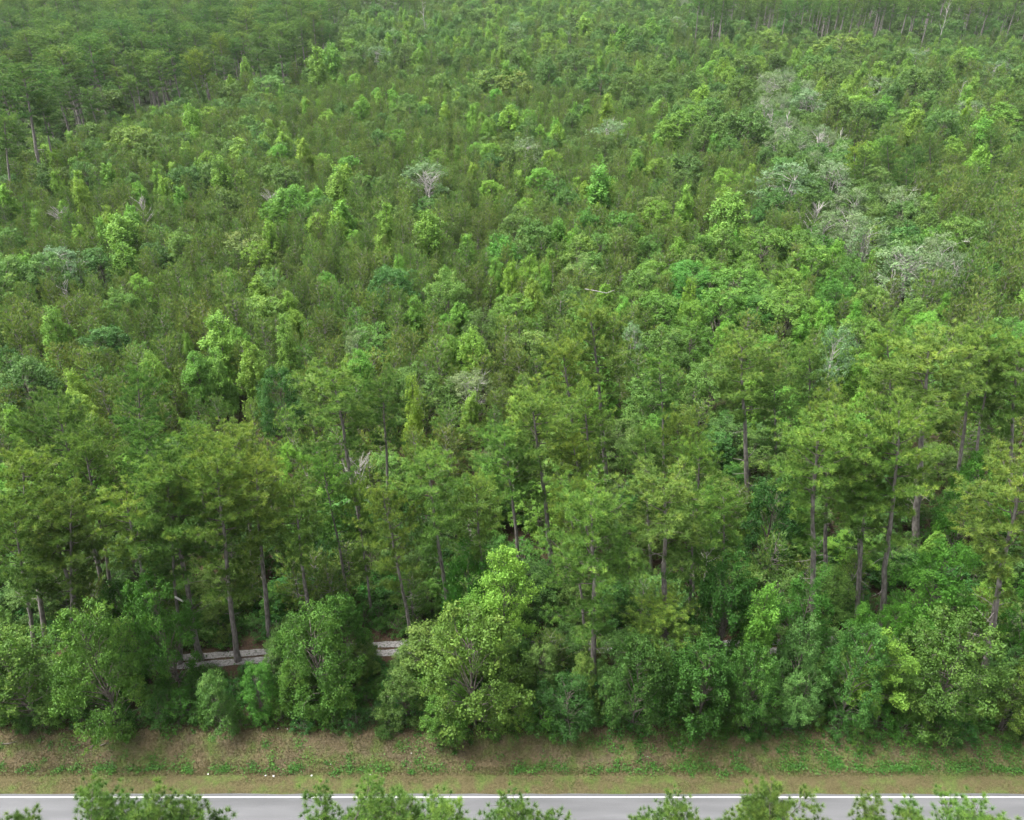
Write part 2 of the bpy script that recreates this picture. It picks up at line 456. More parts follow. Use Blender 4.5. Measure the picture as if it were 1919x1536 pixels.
def broadleaf(seed, h=9.0, rad=3.0, low=.22, lobes=46, per=400, leaf=.145, shape='round', mat='oak', bark='wood_bark', lobe_r=.85, stems=1, gaps=.0, bare=0):
    """trunk, limbs to every leaf clump, leaf clumps filling an uneven crown"""
    global rng
    rng = np.random.default_rng(seed); W = Wood()
    zc0, zc1 = h * low, h
    C = []
    tries = 0
    while len(C) < lobes and tries < 6000:
        tries += 1
        t = rng.random()
        if shape == 'round': prof = math.sin(math.pi * (.10 + .84 * t ** .85)) ** .6
        elif shape == 'spire': prof = (1 - t) ** .72 * (.80 + .25 * math.sin(9 * t + seed)) + .05
        elif shape == 'vase': prof = .35 + .65 * math.sin(math.pi * min(.86, .08 + .78 * t)) ** .7
        else: prof = (1 - t ** 2.2) ** .5
        az = rng.uniform(0, 6.283)
        rr = rad * prof * (1 + .18 * math.sin(2 * az + seed) + .14 * math.sin(3 * az + 1.7 * seed)) * rng.uniform(.25, 1.0) ** .45
        p = np.array([rr * math.cos(az), rr * math.sin(az), zc0 + (zc1 - zc0) * t * .96])
        if all(np.linalg.norm((p - c) * [1, 1, 1.2]) > lobe_r * .88 for c in C): C.append(p)
    C = np.array(C)
    starts = []
    for s in range(stems):
        az = rng.uniform(0, 6.28); off = 0 if stems == 1 else .3
        lean = np.array([math.cos(az), math.sin(az), 0]) * (0 if stems == 1 else rad * .35)
        zz = np.linspace(0, h * (.9 if shape == 'spire' else .78), 8)
        wob = np.cumsum(rng.normal(size=(8, 2)) * .06, 0); wob[0] = 0
        tp = np.column_stack([wob, zz]) + lean * (zz / h)[:, None]
        r0 = .011 * h + .03
        W.tube(tp, r0 * (1 - .85 * zz / zz[-1]) + .012, 6)
        starts.append((zz, tp, r0))
    parts = []
    for i, c in enumerate(C):
        zz, tp, r0 = starts[i % stems]
        za = max(.08 * h, min(zz[-1] * .97, c[2] - rng.uniform(.45, .95) * math.hypot(c[0], c[1]) - .2))
        a = np.array([np.interp(za, zz, tp[:, q]) for q in range(3)])
        mid = a * .5 + c * .5 + np.array([0, 0, .10 * np.linalg.norm(c - a)]) + rng.normal(size=3) * .12
        W.tube([a, mid, c], [.018 + .35 * r0 * (1 - za / h), .02, .008], 4)
        lr = lobe_r * rng.uniform(.7, 1.25)
        if bare and rng.random() < bare:
            for _ in range(7):
                e = c + unit(rng.normal(size=3) + np.array([c[0] * .3, c[1] * .3, 1.0])) * lr * rng.uniform(.8, 1.6)
                W.tube([c, (c + e) / 2 + rng.normal(size=3) * .08, e], [.016, .012, .005], 3)
            continue
        ns = 11
        sub = unit(rng.normal(size=(ns, 3)) + np.array([0, 0, .35])) * lr * rng.uniform(.45, 1.0, (ns, 1)) * np.array([1, 1, .95])
        for q in range(0, ns, 3): W.tube([c, c + sub[q] * .9], [.010, .005], 3)
        n = int(per * (lr / lobe_r) ** 1.6)
        which = rng.integers(0, ns, n)
        if shape == 'spire':
            off = rng.normal(size=(n, 3)) * np.array([.13, .13, .22]) * (lr / .8)
        else:
            off = rng.normal(size=(n, 3)) * np.array([.14, .14, .12]) * (lr / .8)
        pos = c + sub[which] + off
        nr = unit(unit(sub[which] + off) * .7 + np.array([0, 0, .45]) + rng.normal(size=(n, 3)) * .55)
        tn = np.clip(.45 + rng.normal() * .12 + rng.normal(size=ns)[which] * .12 + rng.normal(size=n) * .13, 0, 1)
        parts.append(leaves(pos, nr, tn, leaf * rng.uniform(.75, 1.3)))
    V, T, tv = merge(parts)
    return W.mesh('hardwood_trunk', M[bark]), tri_mesh('hardwood_crown', V, T, M[mat], tv)

def dead_tree(seed, h=10.0, spread=2.2, nb=18):
    global rng
    rng = np.random.default_rng(seed); W = Wood()
    zz = np.linspace(0, h, 9); wob = np.cumsum(rng.normal(size=(9, 2)) * .10, 0); wob[0] = 0
    tp = np.column_stack([wob, zz]); W.tube(tp, .15 * (1 - .86 * zz / h), 6)
    B = Wood()
    for i in range(nb):
        z = h * rng.uniform(.35, .97); az = rng.uniform(0, 6.28)
        a = np.array([np.interp(z, zz, tp[:, q]) for q in range(3)])
        l = spread * (1.25 - z / h) * rng.uniform(.6, 1.3) + .3
        d = np.array([math.cos(az), math.sin(az), rng.uniform(.7, 1.5)])
        m = a + d * l * .5 + rng.normal(size=3) * .1; e = m + d * l * .5 + rng.normal(size=3) * .22
        B.tube([a, m, e], [.05, .036, .012], 4)
        for _ in range(4):
            q = rng.uniform(.35, .95); o = a + (e - a) * q
            f = o + unit(d + rng.normal(size=3) * .7) * l * rng.uniform(.25, .5)
            B.tube([o, (o + f) / 2 + rng.normal(size=3) * .05, f], [.022, .016, .006], 3)
    return W.mesh('dead_trunk', M['pale_bark']), B.mesh('dead_limbs', M['pale_bark'])

PROTO = {}
PROTO['tall_pine'] = [(tall_pine(11, start=.46, rad=3.0, nb=42), 19.0), (tall_pine(12, start=.42, rad=3.4, nb=48), 19.0),
                      (tall_pine(13, start=.52, rad=2.9, nb=38), 19.0), (tall_pine(14, start=.48, rad=3.2, nb=42), 19.0),
                      (tall_pine(15, start=.34, rad=3.5, nb=50), 19.0), (tall_pine(16, start=.62, rad=2.8, nb=32), 19.0)]
PROTO['near_pine'] = [(tall_pine(21, start=.45, rad=2.4, nb=70, n_need=30, need=(.26, .014), dense=2.4, top=.62, near_min=16), 19.0),
                      (tall_pine(22, start=.45, rad=2.7, nb=70, n_need=30, need=(.26, .014), dense=2.4, top=.60, near_min=16), 19.0)]
PROTO['young_pine'] = [(young_pine(31 + i, rad=r), 8.0) for i, r in enumerate((1.75, 1.6, 1.9, 1.65, 1.8))]
PROTO['oak'] = [(broadleaf(41, rad=3.1, low=.10, lobes=56), 9.0), (broadleaf(42, rad=2.8, lobes=50, low=.12), 9.0), (broadleaf(43, rad=3.4, lobes=64, low=.07), 9.0),
                (broadleaf(44, rad=2.7, lobes=46, shape='dome', low=.12), 9.0), (broadleaf(45, rad=3.0, lobes=56, stems=2, low=.10), 9.0)]
PROTO['gum'] = [(broadleaf(51, h=11, rad=2.1, low=.18, lobes=44, per=430, leaf=.165, shape='spire', mat='gum', lobe_r=.8), 11.0),
                (broadleaf(52, h=11, rad=2.4, low=.2, lobes=46, per=430, leaf=.165, shape='spire', mat='gum', lobe_r=.85), 11.0),
                (broadleaf(53, h=11, rad=1.9, low=.15, lobes=42, per=430, leaf=.165, shape='spire', mat='gum', lobe_r=.76), 11.0),
                (broadleaf(54, h=11, rad=2.6, low=.25, lobes=44, per=430, leaf=.165, shape='round', mat='gum', lobe_r=.85), 11.0)]
PROTO['pale'] = [(broadleaf(61, h=10, rad=3.0, low=.25, lobes=44, per=170, leaf=.19, shape='round', mat='pale', bark='pale_bark', stems=3, bare=.22), 10.0),
                 (broadleaf(62, h=10, rad=2.6, low=.25, lobes=40, per=170, leaf=.19, shape='round', mat='pale', bark='pale_bark', stems=2, bare=.2), 10.0),
                 (broadleaf(63, h=10, rad=2.8, low=.3, lobes=40, per=150, leaf=.19, shape='round', mat='pale', bark='pale_bark', stems=3, bare=.25), 10.0)]
PROTO['shrub'] = [(broadleaf(71 + i, h=3.0, rad=1.7, low=.05, lobes=22, per=200, leaf=.12, shape='dome', mat='shrub', lobe_r=.62, stems=3), 3.0) for i in range(4)]
PROTO['dead'] = [(dead_tree(81), 10.0), (dead_tree(82, spread=3.0, nb=24), 10.0), (dead_tree(83, spread=1.2, nb=9), 10.0)]

# coarser foliage of the same trees for everything far from the camera
PROTO['tall_pine_far'] = [(tall_pine(sd, start=st, rad=rd, nb=nb_, n_need=6, need=(.28, .068)), 19.0) for sd, st, rd, nb_ in ((11, .46, 3.0, 42), (12, .42, 3.4, 48), (13, .52, 2.9, 38), (14, .48, 3.2, 42), (15, .34, 3.5, 50), (16, .62, 2.8, 32))]
PROTO['young_pine_far'] = [(young_pine(31 + i, rad=r, n_need=8, wide=.062), 8.0) for i, r in enumerate((1.75, 1.6, 1.9, 1.65, 1.8))]
PROTO['oak_far'] = [(broadleaf(41, rad=3.1, low=.10, lobes=56, per=230, leaf=.19), 9.0), (broadleaf(42, rad=2.8, lobes=50, low=.12, per=230, leaf=.19), 9.0), (broadleaf(43, rad=3.4, lobes=64, low=.07, per=230, leaf=.19), 9.0),
                    (broadleaf(44, rad=2.7, lobes=46, shape='dome', low=.12, per=230, leaf=.19), 9.0), (broadleaf(45, rad=3.0, lobes=56, stems=2, low=.10, per=230, leaf=.19), 9.0)]
PROTO['gum_far'] = [(broadleaf(sd, h=11, rad=rd, low=lw, lobes=44, per=260, leaf=.205, shape=sh, mat='gum', lobe_r=lr_), 11.0) for sd, rd, lw, sh, lr_ in ((51, 2.1, .18, 'spire', .8), (52, 2.4, .2, 'spire', .85), (53, 1.9, .15, 'spire', .76), (54, 2.6, .25, 'round', .85))]

def true_top(me):
    a = np.empty(len(me.vertices) * 3, np.float32); me.vertices.foreach_get('co', a)
    return float(np.percentile(a[2::3], 99.95))
PROTO = {k: [((t, c), true_top(c)) for (t, c), h in v] for k, v in PROTO.items()}

# ------------------------------------------------------------------ large structure: ground, road, track
def build_ground():
    ys = sorted(set([-400, -60, 0, 10, ROAD_EDGE - 8] + [ROAD_EDGE - 2 + .35 * i for i in range(30)] + list(np.arange(40, 130, 3.0)) + list(np.arange(130, 700, 20.0)) + [900, 1500, 3000, 5000]))
    xs = [-4000, -1500, -700, -400] + list(np.arange(-300, -70, 12.0)) + list(np.arange(-70, 71, 2.0)) + list(np.arange(82, 305, 12.0)) + [400, 700, 1500, 4000]
    V = []
    r_ = random.Random(3)
    for y in ys:
        for x in xs:
            z = ground_z(x, y)
            if ROAD_EDGE + .4 < y < 140: z += r_.uniform(-.035, .035)
            V.append((x, y, z))
    nx = len(xs); T = []
    for j in range(len(ys) - 1):
        for i in range(nx - 1):
            a = j * nx + i
            T += [(a, a + 1, a + nx + 1), (a, a + nx + 1, a + nx)]
    o = link('ground', tri_mesh('ground', V, T, M['ground'], smooth=True))
    o['kind'] = 'structure'; o['label'] = 'woodland floor and grassy verge beside the road'
build_ground()

def sheet(name, rows, mat, label=None, parent=None):
    """strip between matching polylines"""
    V = [p for r in rows for p in r]; n = len(rows[0]); T = []
    for j in range(len(rows) - 1):
        for i in range(n - 1):
            a = j * n + i
            T += [(a, a + 1, a + n + 1), (a, a + n + 1, a + n)]
    o = link(name, tri_mesh(name, V, T, mat), parent=parent)
    return o

xs = list(np.linspace(-400, 400, 641))
r_ = random.Random(5)
edge = [ROAD_EDGE - .12 + r_.uniform(-.035, .035) for _ in xs]
road = sheet('road', [[(x, ROAD_EDGE - 7.0, .02) for x in xs], [(x, ROAD_EDGE - 3.5, .07) for x in xs], [(x, e, .012) for x, e in zip(xs, edge)], [(x, e + .02, -.05) for x, e in zip(xs, edge)]], M['asphalt'])
road['kind'] = 'structure'; road['label'] = 'grey asphalt road along the bottom edge'
LINE_Y = at_height(960, 1493.5, .02).y
rz = lambda y: .012 + (.07 - .012) * (ROAD_EDGE - .12 - y) / 3.38
sheet('edge_line', [[(x, LINE_Y - .038, rz(LINE_Y - .038) + .004) for x in (-400, 400)], [(x, LINE_Y + .038, rz(LINE_Y + .038) + .004) for x in (-400, 400)]], M['paint'], parent=road)
sheet('edge_line', [[(x, ROAD_EDGE - 6.6, .034) for x in (-400, 400)], [(x, ROAD_EDGE - 6.45, .036) for x in (-400, 400)]], M['paint'], parent=road)

# sandy two-rut track through the trees
tk = [(-60, 1262), (120, 1252), (270, 1243), (400, 1236), (510, 1231), (620, 1222), (720, 1215), (795, 1211), (960, 1208), (1150, 1212), (1360, 1209), (1450, 1213), (1540, 1214), (1650, 1206), (1750, 1186), (1830, 1168), (1919, 1158), (2080, 1140)]
tp = np.array([at_height(x, y, .55)[:2] for x, y in tk])
sx = np.arange(tp[0, 0], tp[-1, 0], .5); sy = np.interp(sx, tp[:, 0], tp[:, 1])
sy = np.convolve(np.pad(sy, 20, 'edge'), np.ones(41) / 41, 'valid')
r_ = random.Random(9)
track = None
for off, wd in ((-.40, .30), (.40, .30)):
    rows = [[], []]
    for x, y in zip(sx, sy):
        a = y + off - wd + r_.uniform(-.04, .04); b = y + off + wd + r_.uniform(-.04, .04)
        rows[0].append((x, a, ground_z(x, a) + .045)); rows[1].append((x, b, ground_z(x, b) + .045))
    o = sheet('sandy_track' if track is None else 'wheel_rut', rows, M['sand'], parent=track)
    if track is None:
        track = o; o['kind'] = 'structure'; o['label'] = 'pale sandy wheel track running through the roadside trees'
track_y = lambda x: float(np.interp(x, sx, sy))

# ------------------------------------------------------------------ placing trees
NAME = {'tall_pine': 'tall_pine', 'near_pine': 'pine_tree', 'young_pine': 'young_pine', 'oak': 'broadleaf_tree', 'gum': 'sweetgum_tree', 'pale': 'pale_tree', 'shrub': 'shrub', 'dead': 'dead_tree'}
CAT = {'tall_pine': 'pine tree', 'near_pine': 'pine tree', 'young_pine': 'young pine', 'oak': 'tree', 'gum': 'tree', 'pale': 'tree', 'shrub': 'shrub', 'dead': 'dead tree'}
TREES = []           # (kind, x, y, radius) for spacing

def variant(kind, zn):
    if kind == 'tall_pine': return random.choice([5, 2, 3, 0]) if zn == 'far' else random.choice([5, 2, 3, 2, 5, 0]) if zn == 'stand' else random.randrange(5)
    return None

def plant(kind, x, y, h, label, group=None, var=None, wide=1.0, lean=0.0, tint=(1, 1, 1), rot=None, register=True):
    tint = (min(tint[0], 1.22 * tint[1]), tint[1], min(tint[2], 1.12 * tint[1]))
    v = random.randrange(len(PROTO[kind])) if var is None else var
    far = y > (84 if kind == 'young_pine' else 105) and kind + '_far' in PROTO
    (tm, cm), h0 = PROTO[kind + '_far' if far else kind][v]
    s = h / h0
    e = bpy.data.objects.new(NAME[kind], None)
    e.empty_display_size = .5
    e.location = (x, y, ground_z(x, y) - .05)
    q = Vector((0, 0, 1))
    e.rotation_mode = 'XYZ'
    e.rotation_euler = (0, lean, 0)
    e['label'] = label; e['category'] = CAT[kind]
    if group: e['group'] = group
    col.objects.link(e)
    rz_ = random.uniform(0, 6.283) if rot is None else rot
    for nm, me in (('trunk', tm), ('crown' if kind != 'dead' else 'branch_crown', cm)):
        o = bpy.data.objects.new(nm, me)
        o.parent = e
        o.rotation_euler = (0, 0, rz_)
        o.scale = (s * wide, s * wide, s) if nm != 'trunk' else (s * (wide if kind != 'tall_pine' else wide), s * wide, s)
        o.color = (*tint, 1)
        col.objects.link(o)
    if register: TREES.append((kind, x, y, h))
    return e

def from_top(tx, ty, lx, ly, h, z0=.53):
    """tree whose top shows at (tx,ty) and whose trunk passes (lx,ly); h=0: (lx,ly) is the visible base"""
    if h == 0:
        b = at_height(lx, ly, z0); t = at_depth(tx, ty, b.y)
        return b.x, b.y, t.z - z0, math.atan2(t.x - b.x, t.z - z0)
    t = at_height(tx, ty, h + z0); l = at_depth(lx, ly, t.y)
    k = (t.x - l.x) / max(.5, t.z - l.z)
    return t.x - k * h, t.y, h, math.atan(k)

# ------------------------------------------------------------------ the tall pines of the roadside belt, one by one
G_BELT = 'tall pines in the belt beside the road'
Y = (1.14, 1.07, .88); DK = (.76, .82, .80); OL = (1.1, 1.0, .85); GRY = (.95, 1.0, 1.05)
BELT = [
 # top x, top y, lower trunk x, y, height (0: base seen), variant, width, tint, label
 (78, 925, 174, 1238, 0, 0, 1.2, Y, 'light green pine with a thin grey leaning trunk ending above the olive oak'),
 (132, 905, 136, 1165, 17.5, 4, .8, (1, 1, 1), 'thick dark pine trunk under the leftmost light green crown'),
 (100, 738, 193, 1098, 20, 3, 1.0, DK, 'dark-stemmed pine left of a pair standing over black shade'),
 (150, 800, 207, 1092, 19, 3, .8, DK, 'dark-stemmed pine right of a pair standing over black shade'),
 (36, 828, 70, 1080, 19, 0, 1.0, OL, 'olive-brown pine crown at the left edge of the belt'),
 (228, 905, 282, 1122, 17, 5, 1.2, Y, 'pine with bare broken side limbs and a pale upper trunk'),
 (298, 848, 376, 1235, 0, 3, 1.1, (1.1, 1.05, .9), 'tall pine with a long grey leaning trunk down to the sandy track'),
 (312, 862, 328, 1092, 19, 3, .7, DK, 'slim pine trunk close behind the long grey leaning one'),
 (402, 832, 446, 1238, 0, 4, .95, Y, 'full yellow-tipped pine standing where the sandy track is widest'),
 (478, 842, 500, 1120, 18.5, 0, 1.0, Y, 'bushy pine with bright yellow-green tips behind the track'),
 (545, 918, 584, 1208, 0, 2, 1.15, (.9, 1.0, .85), 'pine with hanging dead twigs and a crooked grey trunk by the track'),
 (104, 735, 122, 885, 15, 0, .8, DK, 'dark narrow pine rising above the belt on the far left'),
 (258, 682, 268, 900, 16, 4, .85, DK, 'dense dark pine crown beside the pale green saplings'),
 (268, 785, 286, 950, 16, 3, .9, (.9, .95, .9), 'middling pine crown between the bright bush and the dark crown'),
 (442, 788, 462, 960, 17, 0, 1.1, OL, 'wide olive pine crown with thin dead twigs showing'),
 (365, 790, 380, 960, 16, 2, .9, OL, 'small olive pine crown behind the yellow-tipped ones'),
 (616, 678, 673, 955, 20, 5, 1.25, (1.0, 1.0, .9), 'forked pine with bare grey limbs and a clear leaning trunk'),
 (716, 690, 725, 895, 18, 5, .9, DK, 'slim pine with a straight grey trunk right of the forked pine'),
 (712, 902, 776, 1222, 0, 4, .85, Y, 'pine with a yellowing crown and ragged lower branches'),
 (797, 830, 841, 1135, 19, 0, 1.0, (1.0, 1.02, .95), 'tall pine with a bare lower trunk beside the bright sweetgum'),
 (992, 716, 1020, 935, 19.5, 3, 1.05, (1.05, 1.05, .95), 'pine with split white dead limbs hanging by its trunk'),
 (940, 790, 965, 1000, 17, 0, 1.0, (1.0, 1.05, .95), 'feathery pine crown left of the split dead limbs'),
 (1104, 556, 1131, 850, 21, 0, 1.05, (1.05, 1.0, .9), 'tallest pine of the middle, its grey trunk seen through the branches'),
 (1052, 632, 1082, 860, 18.5, 3, .95, OL, 'pine crown with horizontal dead limbs left of the tallest one'),
 (1068, 800, 1100, 985, 16.5, 0, .85, (1.1, 1.05, .8), 'rounded yellow-green pine crown above the largest pine'),
 (1095, 715, 1112, 930, 17, 4, .9, (1.0, 1.05, .9), 'layered pine crown in front of the tallest grey trunk'),
 (1236, 656, 1242, 830, 17, 2, 1.0, (1.0, 1.0, .95), 'round thin-needled pine crown above the dark trio'),
 (1106, 912, 1115, 1292, 0, 4, 1.12, (1.08, 1.08, .9), 'largest pine, its broad full crown over a thick grey trunk'),
 (1062, 890, 1092, 1150, 17, 3, .7, Y, 'light yellow-green pine top behind the largest pine'),
 (1242, 876, 1248, 1155, 19, 5, 1.4, (1.02, 1.02, .9), 'umbrella-topped pine on a long straight bare trunk'),
 (1300, 905, 1297, 1050, 17, 3, .85, (1, 1.03, .9), 'pine half hidden behind the umbrella-topped one'),
 (1208, 792, 1216, 960, 15.5, 0, .85, (.85, .85, .7), 'dark brownish-green pine crown left in a trio'),
 (1268, 762, 1272, 960, 16, 4, .75, (.85, .85, .7), 'dark brownish-green pine crown highest in a trio'),
 (1315, 808, 1304, 1000, 17, 1, .8, (1, 1.02, .85), 'fuller green pine crown right in the trio'),
 (1390, 620, 1397, 868, 20, 5, 1.2, (.95, .95, .85), 'lone pine with an open crown and a dark straight trunk'),
 (1516, 636, 1520, 820, 17, 0, .95, DK, 'dull green pine crown left of the pale sapling'),
 (1450, 700, 1455, 860, 15, 3, .9, DK, 'low dull pine crown right of the lone open one'),
 (1662, 614, 1672, 800, 18.5, 4, .95, Y, 'pine crown with yellow and rusty tips right of the pale sapling'),
 (1742, 625, 1717, 1022, 21.5, 5, 1.4, (1, 1, .9), 'tall wide-crowned pine on a long bare grey trunk over dark shade'),
 (1838, 598, 1801, 872, 20, 2, .95, (.95, 1, .9), 'pine with a slanting reddish trunk over black shade'),
 (1858, 640, 1827, 882, 19, 5, .9, DK, 'thinner pine close beside the slanting reddish trunk'),
 (1912, 622, 1897, 860, 20, 0, 1.05, (.95, 1, .9), 'pine crown cut by the right edge above the bright bush'),
 (1530, 772, 1522, 1196, 0, 2, 1.15, Y, 'front pine of the right cluster, bare trunk reaching the pale bushes'),
 (1550, 735, 1546, 1100, 20, 0, .85, OL, 'pine standing just behind the cluster front one'),
 (1628, 782, 1602, 1186, 0, 2, 1.0, (1.1, 1.1, .9), 'pine with a broken dead limb low on its trunk'),
 (1690, 755, 1649, 1206, 0, 3, 1.0, Y, 'pine with a blackened lower trunk beside the bright sweetgum'),
 (1600, 800, 1610, 980, 18, 2, .8, (1.1, 1.1, .95), 'light pine crown deep inside the right cluster'),
 (1912, 858, 1833, 1298, 0, 2, 1.2, OL, 'big pine at the right with a thick grey leaning trunk'),
 (1242, 1124, 1252, 1292, 0, 4, 1.9, (1.12, 1.1, .85), 'short yellow-green pine under the umbrella-topped pine'),
 (20, 930, 60, 1200, 17, 3, .9, (1, 1, .9), 'pine cut by the left edge over the bright shrubs'),
 (600, 850, 640, 1050, 16, 3, .8, (.95, 1, .85), 'pine crown left of the forked pine trunk base'),
 (1355, 905, 1352, 1060, 16, 2, .9, (.95, 1.05, .9), 'dim pine crown between umbrella-topped pine and right cluster'),
 (890, 880, 905, 1060, 16, 0, .9, (.95, 1.0, .9), 'dim feathery pine right of the bare lower trunk'),
 (660, 900, 690, 1100, 14, 4, .7, (1.0, 1, .8), 'small pine in the gap behind the forked trunk'),
]
for tx, ty, lx, ly, h, v, wd, tint, lab in BELT:
    x, y, hh, ln = from_top(tx, ty, lx, ly, h)
    plant('tall_pine', x, y, hh / math.cos(ln), lab, G_BELT, v, wd * .9, ln, tint)

# pine tops rising from the near side of the road into the bottom of the picture
ordn = ['first', 'second', 'third', 'fourth', 'fifth', 'sixth', 'seventh', 'eighth', 'ninth', 'tenth', 'eleventh', 'twelfth', 'thirteenth', 'fourteenth']
NEAR = [(40, 1480, 18), (165, 1470, 18.2), (345, 1454, 18.5), (640, 1448, 18.5), (778, 1470, 18.2), (1022, 1470, 18.2), (1248, 1508, 17.6), (1302, 1474, 18), (1435, 1430, 18.8), (1535, 1488, 17.8), (1655, 1476, 18.2), (1780, 1482, 18), (1885, 1482, 18)]
for i, (px, py, h) in enumerate(NEAR):
    p = at_height(px, py, h - .1)
    plant('near_pine', p.x, p.y - 1.85, h, f'pine top in front of the road, {ordn[i]} from the left', 'pine tops in front of the road', i % 2, random.uniform(.85, 1.05), random.uniform(-.02, .02), (.74, .80, .74))

# stand of tall pines at the upper left, and the ones that show their trunks
STAND = [
 (38, 112, 83, 366, 0, 5, 1.3, 'tallest pine at the left edge with a long bare leaning trunk'),
 (75, 172, 102, 318, 20, 5, 1.15, 'pine right of the tallest one with a bare leaning trunk'),
 (6, 205, 18, 332, 20, 5, 1.1, 'pine trunk at the very left edge beside the tall leaning pair'),
 (245, 92, 259, 172, 19, 5, 1.2, 'upper pine with a short pale trunk above the olive oaks'),
 (362, 88, 385, 165, 20, 0, 1.0, 'yellowish pine with a pale trunk in the upper stand'),
 (345, 98, 374, 182, 19, 3, .8, 'pine just left of the yellowish upper pine'),
 (410, 60, 424, 152, 20, 1, .9, 'broad pine right of the yellowish upper pine'),
 (484, 42, 497, 142, 21, 5, 1.15, 'pine with a bare trunk, left of three above the dark hollow'),
 (528, 38, 537, 150, 21, 5, 1.15, 'pine with a bare trunk, middle of three above the dark hollow'),
 (546, 46, 560, 156, 20, 5, 1.1, 'pine with a bare trunk, right of three above the dark hollow'),
 (182, 88, 190, 130, 18, 4, .9, 'reddish-brown thin pine in the upper left stand'),
]
for tx, ty, lx, ly, h, v, wd, lab in STAND:
    x, y, hh, ln = from_top(tx, ty, lx, ly, h)
    plant('tall_pine', x, y, hh / math.cos(ln), lab, 'tall pines of the upper left stand', v, wd, ln, (1.25, 1.1, .8) if 'yellowish' in lab else (1.1, .85, .75) if 'reddish' in lab else (.74, .84, .78))

# clump of middle-sized pines on the right
for i, (tx, ty, lx, ly, lab) in enumerate([
 (1602, 262, 1603, 335, 'yellow-topped pine at the left of the small dark clump'), (1662, 250, 1667, 350, 'highest pine of the small dark clump'),
 (1697, 285, 1697, 345, 'low round pine in the small dark clump'), (1742, 238, 1744, 335, 'dark broad pine right in the small dark clump'),
 (1715, 262, 1714, 350, 'thin-stemmed pine inside the small dark clump'), (1858, 228, 1858, 300, 'single dark pine right of the small dark clump'),
 (1625, 275, 1616, 335, 'second pine from the left in the small dark clump')]):
    x, y, hh, ln = from_top(tx, ty, lx, ly, 14.5)
    plant('tall_pine', x, y, hh, lab, 'small clump of pines on the right', [0, 3, 2, 1, 2, 0, 3][i], 1.05, ln, (.62, .74, .66) if i else (1.05, 1.0, .6))

# ------------------------------------------------------------------ broadleaf trees and saplings that stand out
def px_size(p, z, wpx):
    zc = p.y * cP + (CAM_H - z) * sP
    return wpx * zc / FPX

BR = (1.25, 1.2, 1.0); OLV = (1.38, 1.1, 1.0); BLU = (1.15, 1.2, 1.55); TAN = (1.7, 1.25, 1.4); MID = (1, 1, 1); DRK = (.7, .78, .75); LIME = (1.5, 1.35, .9)
